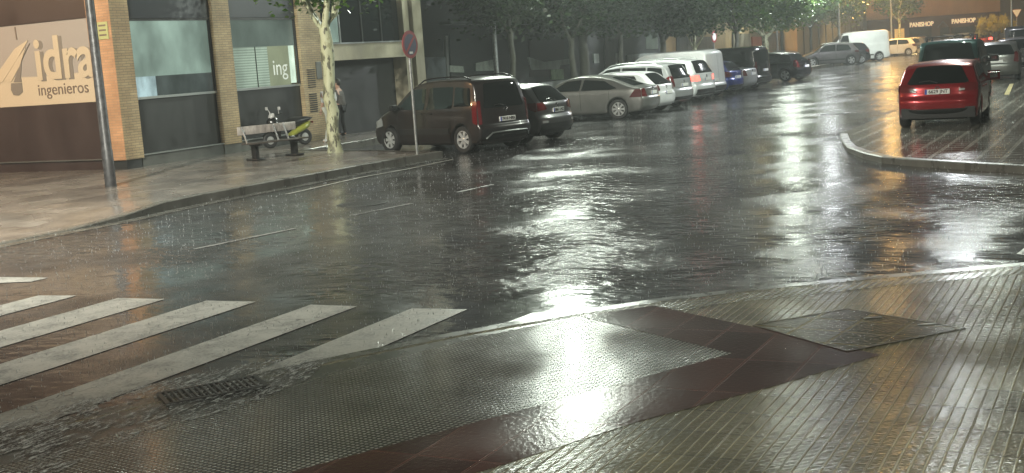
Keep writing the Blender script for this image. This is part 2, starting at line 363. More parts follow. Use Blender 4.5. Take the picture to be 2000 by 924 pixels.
A = xy(-80, 541); B = xy(95, 543); struct('stop_line', poly([A, B, xy(60, 551), xy(-80, 556)], .005), PAINT)
struct('road_marking', poly([xy(*q) for q in [(1040, 612), (1135, 609), (1070, 626), (945, 647)]], .005), PAINT)
for q in ([(1546, 556), (1585, 552), (1588, 555), (1550, 560)], [(1860, 530), (1945, 523), (1950, 526), (1870, 535)], [(1962, 519), (2010, 514), (2010, 518), (1965, 522)], [(1985, 497), (2010, 478), (2010, 500)]): struct('road_marking', poly([xy(*p) for p in q], .005), PAINT)
# manholes
for (px, py), r in (((708, 398), .42), ((1630, 222), .40)):
    p = at(px, py); bm = bmesh.new(); lathe(bm, [(r, .0), (r, .007), (r - .04, .009), (r - .05, .006), (r - .06, .008), (.001, .008)], 28)
    for a in range(-3, 4):
        bx(bm, -r * .6, a * .09 - .02, .008, r * .6, a * .09 + .02, .013)
    o = obj('manhole_cover', bm, mat('cast_iron', (.06, .06, .062), .35, .5, bump=(30, .5, .004))); o.location = (p.x, p.y, 0)
    tag(o, 'round iron manhole cover in the road ' + ('left of the bright reflection' if r > .41 else 'far up the middle of the street'), 'manhole cover', 'manhole covers in the road')

# near pavement: sheets a few mm apart
zN = .035
bm = bmesh.new(); far = [(14, -12), (14, -30), (-30, -30), (-30, 14), (nk[0][0], nk[0][1])]
bm = prism(nk + far[0:1] + [(14, -30), (-30, -30), (-30, 14)], -.05, zN, 'z'); struct('near_pavement', bm, RIB)
def pz(l, z): return [tuple(at(px, py, z).xy) for px, py in l]
strip('near_kerb', [(p[0] - .06, p[1] - .03) for p in nk], .14, zN + .0008, GUTT)
tac = pz([(1130, 618), (1430, 690), (560, 924), (-40, 1085), (-260, 1085), (-200, 960), (0, 912), (100, 884), (300, 826), (530, 763), (720, 711), (950, 655)], zN + .0015)
struct('tactile_paving', poly(tac, zN + .0015), TACT)
struct('smooth_paving', poly(pz([(-300, 930), (0, 860), (520, 739), (700, 699), (900, 658), (1130, 618), (1100, 650), (400, 850), (-260, 1000)], zN + .0010), zN + .0010), GUTT)
struct('red_paving', poly(pz([(1132, 617), (1275, 597), (1480, 640), (1720, 693), (1500, 757), (1250, 822), (930, 924), (500, 1060), (-40, 1085), (560, 924), (1430, 690)], zN + .0020), zN + .0020), REDT)
struct('dotted_paving', poly(pz([(1275, 596), (1450, 573), (1600, 560), (1800, 542), (2000, 524), (2150, 511), (2150, 522), (2000, 534), (1800, 552), (1600, 573), (1450, 588), (1330, 606)], zN + .0020), zN + .0012), TACT2)
# ragged asphalt lip along the kerb
rnd = random.Random(3); pts = []
for a, b in zip(nk, nk[1:]):
    n_ = max(1, int((Vector(b) - Vector(a)).length / .07)); pts += [Vector(a).lerp(Vector(b), k / n_) for k in range(n_)]
bm = bmesh.new(); prev = None
for i, p in enumerate(pts[:-1]):
    d = (pts[i + 1] - p).normalized(); n = Vector((-d.y, d.x)) * -1; n = n if n.x > 0 else -n
    a = bm.verts.new((p.x + n.x * .004, p.y + n.y * .004, .016)); b = bm.verts.new((p.x + n.x * rnd.uniform(.02, .075), p.y + n.y * rnd.uniform(.02, .07), .012)); c2 = bm.verts.new((b.co.x + n.x * .02, b.co.y + n.y * .02, .0055))
    if prev: bm.faces.new((prev[0], a, b, prev[1])); bm.faces.new((prev[1], b, c2, prev[2]))
    prev = (a, b, c2)
bmesh.ops.recalc_face_normals(bm, faces=bm.faces); struct('asphalt_edge', bm, mat('crumbled_asphalt', (.018, .018, .018), .35, bump=(60, 1, .02)))
# utility cover: infilled lid in a frame
cq = [tuple(at(*q, zN + .008).xy) for q in [(1470, 634), (1655, 602), (1885, 640), (1655, 685)]]
cv = thing('access_cover', 'large lozenge-shaped access cover with paved infill beside the dark red tiles', 'access cover', (*cq[0], zN))
cl = [(a - cq[0][0], b - cq[0][1]) for a, b in cq]
obj('cover_infill', prism(cl, 0, .004, 'z'), COVT, cv)
bm = bmesh.new()
for i in range(4): tube(bm, [(*cl[i], .001), (*cl[(i + 1) % 4], .001)], .006, 6)
obj('cover_frame', bm, mat('rusty_steel', (.035, .028, .02), .45, .5), cv)
for q in ((1705, 618), (1812, 631)):
    p = at(*q, zN + .016); bm = box(-.07, -.015, -.004, .07, .015, .004, .003); o = obj('lifting_key_slot', bm, BLK, cv); o.location = (p.x - cq[0][0], p.y - cq[0][1], .005); o.rotation_euler = (0, 0, R(-62))
# storm drain
A, B = at(318, 778, zN), at(505, 744, zN); d = (B - A).normalized(); n = Vector((-d.y, d.x, 0)); Ln = (B - A).length
dr = thing('storm_drain', 'iron storm drain grating in the gutter with rainwater rushing into it', 'drain', (A.x, A.y, zN + .0015), math.atan2(d.y, d.x))
obj('drain_pit', box(0, -.20, -.03, Ln, .12, -.002), BLK, dr)
bm = bmesh.new()
for y0, y1 in ((-.22, -.19), (.11, .14)): bx(bm, -.02, y0, -.01, Ln + .02, y1, .012)
for y0 in (-.02, Ln - .01): bx(bm, y0, -.19, -.01, y0 + .03, .11, .012)
obj('frame', bm, mat('cast_iron'), dr)
bm = bmesh.new(); k = .03
while k < Ln - .03: 
    bx(bm, k, -.185, -.004, k + .018, .105, .014, .004); k += .042
obj('grating', bm, mat('cast_iron'), dr)
# foaming run-off in the near gutter, water glints painted white with the foam
g = G('rushing_water'); w1 = g.noise(14, g.map(rot=(0, 0, R(24)), scale=(.8, 3, 1)), det=8, rough=.75); w2 = g.noise(60, det=4, rough=.7)
foam_glint = g.rng(g.math('ADD', g.math('MULTIPLY', w1, .65), g.math('MULTIPLY', w2, .35)), .48, .57, 0, 1)
WAT = g.out(Base_Color=g.mix(foam_glint, (.03, .032, .03, 1), (.85, .88, .88, 1)), Roughness=.08, Alpha=g.rng(g.math('ADD', g.math('MULTIPLY', w1, .8), g.math('MULTIPLY', g.noise(2.2, det=3), .4)), .56, .64, .0, .92), Normal=g.bump(g.math('ADD', w1, g.math('MULTIPLY', w2, .5)), 1.0, .05))
struct('rainwater_stream', poly([xy(*q, .03) for q in [(-260, 870), (-60, 838), (60, 812), (200, 776), (330, 745), (430, 722), (560, 700), (640, 705), (600, 745), (480, 795), (340, 832), (210, 880), (60, 950), (-200, 1030)]], zN + .008), WAT)

# right-hand parking bay and its kerb
ki = [xy(*q) for q in [(1640, 262), (1644, 280), (1655, 296), (1685, 310), (1722, 319), (1780, 325), (1850, 330), (1925, 335), (2010, 340), (2300, 352)]]
struct('parking_bay', poly(ki + [(ki[-1][0], -30), (130, -30), (130, ki[0][1] - 1.5), (60, ki[0][1])], .008), COBB)
bm = bmesh.new(); rows = []
for i, p in enumerate(ki):
    d = (Vector(ki[min(i + 1, len(ki) - 1)]) - Vector(ki[max(i - 1, 0)])).normalized(); n = Vector((-d.y, d.x)); h = (.012, .05, .09, .115)[min(i, 3)]
    rows.append([bm.verts.new((p[0] + n.x * a, p[1] + n.y * a, z)) for a, z in ((0, -.01), (0, h - .015), (.02, h), (.17, h), (.17, -.01))])
for a, b in zip(rows, rows[1:]):
    for k in range(4): bm.faces.new((a[k], b[k], b[k + 1], a[k + 1]))
bmesh.ops.recalc_face_normals(bm, faces=bm.faces); struct('bay_kerb', bm, KERBC)
YEL = mat('yellow_road_paint', (.50, .40, .08), .4, noise=(5, .3))
for q in ([(1972, 165), (1980, 164), (1971, 186), (1961, 186)], [(1996, 118), (2000, 118), (1992, 135), (1987, 135)]): struct('bay_line', poly([xy(*p) for p in q], .016), YEL)

# ------------------------------------------------------------------ the engineering office
U, V = 21.65, 21.3
ob = thing('office_building', 'brick and dark-clad engineering office with the idra sign and lit windows', 'building', (U, V, 0))
def fit(o, par):
    """parent a mesh written in world coordinates"""
    o.parent = par; o.matrix_parent_inverse = Matrix.Translation(-Vector(par.location)) if par.type == 'EMPTY' else Matrix(); return o
def ab(name, x0, y0, z0, x1, y1, z1, m, bev=0, label=None, par=None):
    return fit(obj(name, box(x0, y0, z0, x1, y1, z1, bev), m, None, None, label), par or ob)
ab('wall', U + .45, V + .5, .0, 35.2, 40, 9, DARKP)
# wall facing left: sign panel and cladding
ab('cladding', U + .06, 22.05, .46, U + .5, 38, 1.83, DBROWN); ab('plinth', U + .05, 22.05, .0, U + .5, 38, .44, DBROWN); ab('sill', U + .0, 22.05, .44, U + .5, 38, .465, ALU)
ab('fascia', U + .02, 22.05, 3.80, U + .5, 38, 9, DBROWN)
SG = G('sign_panel_vinyl'); X = SG.xyz()
gy = SG.rng(SG.math('ADD', X[2], SG.math('MULTIPLY', SG.math('SINE', SG.math('MULTIPLY', X[1], 1.4)), .03)), 2.53, 2.56, 0, 1)
SIGNP = SG.out(Base_Color=SG.mix(gy, (.46, .37, .26, 1), (.28, .245, .215, 1)), Roughness=.6)
sp = ab('sign_panel', U + .05, 22.05, 1.83, U + .5, 38, 3.80, SIGNP)
CRM = mat('cream_letter', (.45, .36, .25), .55); SHD = mat('grey_vinyl_and_shadow', (.165, .14, .115), .6); TXT = mat('grey_brown_letter', (.14, .10, .075), .6)
def sgn(name, s, y, z, size, m, x, ext, sx=1, bev=0): 
    o = text(name, s, size, m, None, frame((x, y, z), (0, -1, 0)), ext, sx, False, bev); return fit(o, sp)
pl = onu(62, 172, U); 
yL = onu(70, 150, U).y; zB = onu(70, 155, U).z
sgn('letter_shadow', 'idra', onu(74, 148, U).y, 2.43, 1.43, SHD, U + .046, .003, .88, .035)  # shadow of the raised letters, drawn as an offset darker copy
sgn('lettering', 'idra', onu(68, 148, U).y, 2.46, 1.43, CRM, U + .036, .008, .88, .03)
sgn('small_lettering', 'ingenieros', onu(71, 178, U).y, 2.06, .40, TXT, U + .044, .005, 1.02, .0)
# fan-shaped road emblem
def fan(name, pts, m, x): 
    q = [onu(a, b, U) for a, b in pts]; return fit(obj(name, prism([(p.y, p.z) for p in q], x, x + .012, 'x'), m), sp)
fan('emblem_shape', [(52, 78), (26, 96), (-12, 150), (-12, 168), (3, 160), (30, 118), (50, 84)], CRM, U + .03)
fan('emblem_shape', [(48, 92), (34, 112), (4, 160), (20, 160), (36, 130)], CRM, U + .03)
fan('emblem_shape', [(56, 84), (40, 118), (38, 150), (40, 161), (24, 161), (38, 124), (50, 92)], SHD, U + .034)
fan('emblem_shape', [(19, 163), (40, 162), (42, 180), (34, 187), (24, 186), (19, 176)], SHD, U + .036)
fan('emblem_line', [(25, 53), (27, 53), (31, 78), (29, 78)], TXT, U + .036)
# corner pillar, brick both ways
ab('pillar', U, V, .42, 22.25, 22.05, 9, [BRK])
o = ab('pillar_face', U - .006, V + .004, .42, U, 22.046, 8.99, BRKY)
ab('pillar_base', U + .04, V + .04, 0, 22.2, 22.0, .42, DARKP)
# facade along the street
def win(x0, x1, kind):
    w = ab('window', x0, V + .10, 1.80, x1, V + .16, 1.86, ALU)
    for a in ((x0, 1.86, x0 + .05, 3.72), (x1 - .05, 1.86, x1, 3.72), (x0 + .05, 3.67, x1 - .05, 3.72)): ab('frame', a[0], V + .10, a[1], a[2], V + .16, a[3], DARKP, par=w)
    return w
ab('lower_panel', 22.25, V + .14, .49, 25.22, V + .5, 1.80, DARKP); ab('lower_panel', 25.9, V + .14, .49, 28.85, V + .5, 1.80, DARKP)
ab('sill', 22.25, V + .02, .47, 25.22, V + .5, .495, ALU); ab('sill', 25.9, V + .02, .47, 28.85, V + .5, .495, ALU)
ab('plinth', 22.25, V + .06, 0, 25.22, V + .5, .47, PLINTH); ab('plinth', 25.9, V + .06, 0, 28.85, V + .5, .47, PLINTH)
ab('fascia', 22.25, V + .10, 3.73, 28.85, V + .5, 9, mat('slate_blue_cladding', (.022, .027, .034), .4))
ab('pillar', 25.22, V, .45, 25.9, V + .5, 9, BRK); ab('plinth', 25.22, V + .03, 0, 25.9, V + .5, .45, PLINTH)
ab('pillar', 28.85, V, .1, 29.95, V + .5, 9, BRK)
wn_ = [win(22.25, 25.22, 0), win(25.9, 28.85, 1)]
# lit panes: frosted film above, bright office behind clear glass below
def pane(name, x0, z0, x1, z1, m, y=V + .17, par=None): 
    return fit(obj(name, box(x0, y, z0, x1, y + .012, z1), m), par)
def lit(name, c, s, sc=1.2, lo=.6, hi=1.3, stripes=None):
    g = G(name, .12); n = g.noise(sc, g.map(scale=(1, 1, .6)), det=4); k = g.rng(n, .32, .68, lo, hi)
    if stripes: k = g.math('MULTIPLY', k, g.rng(g.math('PINGPONG', g.xyz()[2], stripes), 0, stripes, .55, 1.15))
    return g.out(Base_Color=(.03, .04, .04, 1), Emission_Color=g.mulc(c, k), Emission_Strength=s)
LF = lit('frosted_lit_pane', (.50, .70, .58), .40, .9, .5, 1.5); LF2 = lit('dim_frosted_pane', (.50, .66, .55), .16); LD = lit('dark_office_pane', (.5, .62, .60), .06, 2.5, .4, 1.5)
LB = lit('bright_blue_white_pane', (.62, .86, .88), .55, 3, .5, 1.2); LBL = lit('lit_blinds', (.62, .80, .62), .42, 1.0, .6, 1.25, .035); LY = lit('lit_partition', (.62, .70, .42), .32, 1.5, .8, 1.2); LW = lit('bright_pane_strip', (.75, .95, .75), .85, 3, .7, 1.2)  # LW: pane strip brightened to feed the road reflection, no lamp behind
pane('frosted_pane', 22.3, 2.34, 25.17, 3.67, LF, par=wn_[0]); pane('clear_pane', 22.3, 1.86, 23.1, 2.34, LB, par=wn_[0]); pane('clear_pane', 23.1, 1.86, 25.17, 2.34, LD, par=wn_[0])
pane('frosted_pane', 25.95, 2.95, 28.8, 3.67, LF2, par=wn_[1]); pane('blind', 25.95, 1.86, 27.0, 2.95, LBL, par=wn_[1]); pane('blind', 27.06, 1.86, 27.55, 2.95, LBL, par=wn_[1]); pane('partition', 27.55, 1.86, 28.15, 2.95, LY, par=wn_[1])
pane('clear_pane', 28.15, 1.86, 28.5, 2.95, LY, par=wn_[1]); pane('clear_pane', 28.5, 1.9, 28.76, 2.95, LW, par=wn_[1])
o = text('window_lettering', 'ing', .62, mat('backlit_vinyl', (.6, .62, .58), .5, emit=(.8, .9, .8), es=.24), None, frame((28.05, V + .165, 2.34), (1, 0, 0)), .002, .95, True, .0); fit(o, wn_[1])  # lettering glows faintly in place of office light behind the film
for z0 in (1.02, 1.72): 
    for k in range(9): ab('vent_slat', 29.05, V - .012, z0 + k * .062, 29.42, V + .01, z0 + k * .062 + .03, BLK)
ab('meter_box', 29.5, V - .03, 1.95, 29.75, V + .01, 2.45, PLINTH, .01)
# vehicle passage and the band of windows over it
ab('passage_wall', 29.95, V + 1.6, 0, 34.5, V + 1.7, 2.5, DBROWN); ab('lintel', 29.95, V, 2.45, 34.5, V + .5, 2.93, STONE); ab('passage_wall', 29.95, V + .5, 0, 30.0, V + 1.6, 2.5, DBROWN)
ab('sill', 29.95, V - .03, 2.93, 34.5, V + .45, 2.97, ALU)
w = ab('window', 29.95, V + .2, 2.97, 34.5, V + .25, 5.2, GLS2)
for x in (30.0, 31.1, 32.3, 33.4): ab('frame', x, V + .17, 2.97, x + .06, V + .2, 5.2, ALU if x == 31.1 else DARKP, par=w)
pane('lit_pane', 31.2 - .85, 2.99, 31.06, 3.9, LF, V + .18, w)
ab('fascia', 29.95, V + .15, 5.2, 34.5, V + .5, 9, DARKP)
ab('pillar', 34.5, V, 0, 34.85, V + .6, 9, STONE); ab('pillar', 34.95, V - .1, 0, 35.5, V + .6, 9, STONE)
# faded yellow notice on the corner pillar
nt_ = thing('wall_notice', 'small pale yellow notice plate on the amber-lit side of the corner pillar', 'sign', (0, 0, 0))
a, b = onu(190, 44, U), onu(214, 76, U)
obj('plate', box(U - .03, b.y, b.z, U - .012, a.y, a.z, .004), mat('pale_yellow_plate', (.36, .36, .16), .5), nt_)
for k in range(3): obj('text_line', box(U - .034, b.y + .05, b.z + .08 + k * .11, U - .03, a.y - .05, b.z + .12 + k * .11), TXT, nt_)

# ------------------------------------------------------------------ darker buildings behind the parked row
BV = 24.0
sh = thing('shop_building', 'dark shuttered shop building behind the trees with white posters low in its windows', 'building', (35.5, BV, 0))
def pr(par, name, pts, m, V0=BV, t=.05):
    q = [onv(px, py, V0) for px, py in pts]; return fit(obj(name, prism([(p.x, p.z) for p in q], V0 - t, V0, 'y'), m), par)
DK = m_wall('charcoal_render', (.040, .044, .044), .8, .35, .6)
ab('wall', 35.5, BV, 0, 66, BV + 10, 9, DK, par=sh)
pr(sh, 'canopy', [(858, 43), (1110, 44), (1110, 49), (858, 49)], mat('dull_metal', (.12, .13, .13), .5, .4), t=.5)
pr(sh, 'wall_panel', [(826, 112), (868, 112), (872, 165), (830, 168)], m_wall('grey_panel', (.10, .115, .125), 1.5, .25, .5))
pr(sh, 'door_post', [(866, 70), (870, 70), (874, 160), (870, 160)], ALU, t=.1)
SHT = G('roller_shutter'); SHT.out(Base_Color=(.026, .030, .031, 1), Roughness=.45, Normal=SHT.bump(SHT.math('PINGPONG', SHT.xyz()[2], .06), .8, .02)); SHTm = SHT.m
pr(sh, 'roller_shutter', [(876, 66), (964, 62), (970, 150), (880, 155)], SHTm, t=.04)
pr(sh, 'roller_shutter', [(1032, 76), (1100, 78), (1102, 150), (1034, 150)], m_wall('dull_mauve_panel', (.055, .046, .045), 1, .2), t=.04)
PST = m_wall('pale_poster', (.26, .29, .26), 3, .35, .6); PSG = m_wall('pale_green_poster', (.20, .27, .17), 6, .5, .6)
for q in ([(876, 128), (902, 130), (904, 142), (876, 141)], [(926, 124), (963, 116), (965, 138), (927, 139)], [(1030, 112), (1060, 121), (1116, 114), (1117, 124), (1092, 128), (1090, 135), (1036, 137)], [(1157, 105), (1167, 105), (1168, 123), (1158, 124)], [(1200, 104), (1212, 104), (1206, 138), (1202, 138)], [(1222, 107), (1282, 103), (1283, 115), (1225, 128)]): pr(sh, 'poster', q, PST, t=.07)
pr(sh, 'poster', [(1073, 136), (1098, 135), (1099, 155), (1076, 156)], PSG, t=.07)
pr(sh, 'low_wall', [(1050, 162), (1116, 155), (1117, 200), (1050, 200)], m_wall('pale_render', (.17, .18, .17), 2, .2), V0=22, t=.2)
pr(sh, 'window', [(1261, 62), (1283, 64), (1283, 96), (1261, 95)], lit('faintly_lit_pane', (.5, .62, .48), .10), t=.06)
for px in (1180, 1320): pr(sh, 'door', [(px, 70), (px + 20, 70), (px + 20, 135), (px, 136)], DARKP, t=.06)
oc = thing('ochre_building', 'ochre-walled building with a brick-red door glimpsed behind the forked tree', 'building', (66, BV, 0))
ab('wall', 66, BV, 0, 97, BV + 10, 9, m_wall('ochre_render', (.20, .135, .06), .9, .45, .6), par=oc)
pr(oc, 'door', [(1467, 72), (1485, 72), (1486, 96), (1468, 97)], m_wall('brick_red_door', (.34, .09, .045), 2, .2), t=.1)
pr(oc, 'shutter', [(1486, 66), (1530, 64), (1532, 100), (1487, 100)], DARKP, t=.08); pr(oc, 'shutter', [(1340, 72), (1392, 72), (1392, 108), (1340, 108)], DARKP, t=.08); pr(oc, 'shutter', [(1430, 66), (1462, 66), (1463, 96), (1430, 96)], m_wall('olive_shutter', (.06, .05, .03), 2, .3), t=.08)
dk = thing('dark_building', 'tall unlit building closing the left side of the street beyond the crossover', 'building', (97, BV, 0))
ab('wall', 97, BV, 0, 175, BV + 10, 14, DK, par=dk)
for k in range(10): ab('mullion', 99 + k * 2.6, BV - .08, .2, 99.12 + k * 2.6, BV, 8, DARKP, par=dk)
# building on the far cross street, with the shop name twice
DP = 122.0; sc = DP / FPX
def loc(px, py): # metres right / height on the far facade
    x = px - CX; y = CY - py; q = cxa * x + cya * y + Fw * FPX; hd_ = q.dot(Fh); t = DP / hd_; return (q.dot(Rt) * t, CAMZ + q.z * t)
fo = Fh * DP
sb = thing('corner_shop_building', 'ochre building closing the street with two lit shop names over brown windows', 'building', (fo.x, fo.y, 0), math.atan2(Rt.y, Rt.x))
def far(name, x0, z0, x1, z1, m, t=.0, d=.2, par=None): return obj(name, box(x0, t - d, z0, x1, t, z1), m, par or sb)
BRW = m_wall('brown_shop_front', (.085, .04, .03), .8, .25); OCH = m_wall('ochre_band', (.42, .24, .10), .6, .2)  # OCH: plain ochre render of the upper wall
xa, xb = loc(1690, 90)[0], loc(1952, 60)[0]
far('wall', xa - 10, 0, xb, loc(1800, 33)[1] - .0, BRW, 6, 6); far('upper_wall', xa - 10, loc(1800, 33)[1], xb + .0, 16, OCH, 6, 6.25)
for a, b, c_, d_ in ((1776, 54, 1819, 80), (1836, 54, 1854, 76), (1858, 54, 1912, 78)):
    x0, z1 = loc(a, b); x1, z0 = loc(c_, d_); far('shop_window', x0, max(.4, z0), x1, z1, GLS2, -.0, .08)
x0, z1 = loc(1747, 57); x1, z0 = loc(1766, 78); far('lit_window', x0, z0, x1, z1, lit('amber_lit_window', (1, .55, .14), .8, .8, .6, 1.2), 0, .1)
x0, z1 = loc(1722, 62); x1, z0 = loc(1741, 84); far('lit_window', x0, z0, x1, z1, lit('amber_lit_panel', (1, .52, .16), .32, .8, .6, 1.2), 0, .1)
SHL = mat('warm_shop_letter', (.8, .6, .35), .5, emit=(1, .72, .42), es=.62)
for px, py in ((1799, 48), (1881, 41)):
    x_, z_ = loc(px, py); o = text('shop_name', 'PANISHOP', .62, SHL, sb, frame((x_, -.12, z_), (1, 0, 0)), .05, .80, True, .012)
x_, z_ = loc(1841, 47); bm = bmesh.new(); 
for k in (-1, 1): tube(bm, [(x_ + k * .5, -.1, z_ - .3), (x_, -.1, z_ + .25)], .05, 6)
obj('roof_emblem', bm, mat('dull_metal'), sb)
gb = thing('grey_building', 'dark grey building filling the top right corner behind the give-way sign', 'building', (fo.x, fo.y, 0), math.atan2(Rt.y, Rt.x))
obj('wall', box(xb + .01, -8, 0, xb + 30, 8, 18), m_wall('grey_render', (.10, .09, .082), .5, .25), gb)
for k in range(4): obj('window', box(xb + 1 + k * 3, -8.06, 1.5, xb + 2.6 + k * 3, -8, 4), GLS2, gb)
# ------------------------------------------------------------------ street lamps
def lamp(px, D, hh, armx, col, P, label, arm=True, pm=GALV, lean=None, size=.55, r0=.085, aim=None):
    """pole at photo column px (on the horizon) and depth D; head armx metres to the right of it as seen from the crossing"""
    y = HZ - (px - CX) * math.tan(ROLL); d = ray(px, y); d.z = 0; t = D / d.dot(Fh); base = d * t
    L_ = thing('street_lamp', label, 'street lamp', (base.x, base.y, 0), math.atan2(Rt.y, Rt.x), 'street lamps')
    bm = bmesh.new(); tube(bm, [(0, 0, 0), (0, 0, .5), (0, 0, hh - .6), (armx * .15, 0, hh - .1), (armx * .9, 0, hh + .05)], [r0 * 1.2, r0, r0 * .62, r0 * .5, r0 * .4], 12); lathe(bm, [(r0 * 2, 0), (r0 * 2, .03), (r0 * 1.3, .05), (r0 * 1.2, .35), (r0, .4)], 12)
    obj('pole', bm, pm, L_, 40)
    sgn_ = 1 if armx >= 0 else -1
    bm = box(armx - size / 2, -.16, hh + .0, armx + size / 2, .16, hh + .10, .03); obj('lamp_head', bm, DARKP, L_, 40)
    if P:
        obj('lens', box(armx - size * .42, -.12, hh - .025, armx + size * .42, .12, hh - .005, .006), mat('lens_%d' % hash(col), (.8, .8, .8), .3, emit=col, es=25), L_)
        la = bpy.data.lights.new('lamp_light', 'AREA'); la.shape = 'DISK'; la.size = size; la.energy = P; la.color = col; lo = bpy.data.objects.new('lamp_light', la); C.objects.link(lo); lo.parent = L_; lo.location = (armx, 0, hh - .06)
        if aim:
            lo.rotation_mode = 'QUATERNION'; lo.rotation_quaternion = (Matrix.Rotation(-math.atan2(Rt.y, Rt.x), 3, 'Z') @ Vector(aim)).to_track_quat('-Z', 'Y')
    return L_
COOL = (.90, 1.0, .86); WHT_ = (.93, .98, 1.0); SOD = (1.0, .56, .16)
lamp(968, 45, 9.0, 2.2, COOL, 6000, 'tall pale lamp post rising behind the brown van, its light mirrored mid-road', r0=.095, aim=(-.55, -1.0, -.55))
lamp(1518, 86, 8.5, .8, COOL, 5000, 'white lamp post beside the brightly lit forked tree')
lamp(1640, 93, 9, -.9, WHT_, 1500, 'thin lamp post before the dark building left of the white van', aim=(-.6, -1, -.8))
lamp(1741, 106, 8.5, -.2, SOD, 3800, 'thin lamp post with an amber light left of the yellow window')
lamp(2040, 60, 9, -4.3, WHT_, 4200, 'lamp post just outside the right edge with a long arm over the bay', aim=(-.1, .75, -.7))
lamp(2060, 36, 9, -2.0, COOL, 2200, 'nearest lamp post on the right, over the paved corner', aim=(-.2, .75, -.6))
lamp(1976, 93, 7, -1.2, SOD, 2600, 'added amber lamp post beside the yellow-green weeping tree', aim=tuple(Fh * .7 - Rt * .6 - Up * .55))  # extra lamp, added to warm the shop front
# lamps behind and beside the viewer
def nlamp(x, y, h, ax, ay, col, P, label, aim=None):
    L_ = thing('street_lamp', label, 'street lamp', (x, y, 0), 0, 'street lamps')
    bm = bmesh.new(); tube(bm, [(0, 0, 0), (0, 0, h - .5), (ax * .2, ay * .2, h - .1), (ax, ay, h + .06)], [.10, .07, .05, .04], 12); obj('pole', bm, GALV, L_, 40)
    obj('lamp_head', box(ax - .25, ay - .2, h, ax + .25, ay + .2, h + .1, .03), DARKP, L_, 40)
    obj('lens', box(ax - .2, ay - .15, h - .02, ax + .2, ay + .15, h - .004), mat('lens_%d' % hash(col), (.8, .8, .8), .3, emit=col, es=25), L_)
    la = bpy.data.lights.new('lamp_light', 'AREA'); la.shape = 'DISK'; la.size = .5; la.energy = P; la.color = col; lo = bpy.data.objects.new('lamp_light', la); C.objects.link(lo); lo.parent = L_; lo.location = (ax, ay, h - .05)
    if aim: lo.rotation_mode = 'QUATERNION'; lo.rotation_quaternion = Vector(aim).to_track_quat('-Z', 'Y')
nlamp(-3, -4, 9, 2, 1, (1.0, .97, .78), 1500, 'lamp post on the near pavement behind the viewer')
nlamp(14.0, 29.0, 7.5, .8, -.6, (1.0, .60, .30), 900, 'amber lamp post beside the sign wall, outside the left edge', aim=(1, -.3, -.5))
nlamp(5, 16.9, 9, 1.0, -3.5, (1.0, .98, .84), 8000, 'lamp post on the far pavement outside the left edge', aim=(.8, .36, -.28))
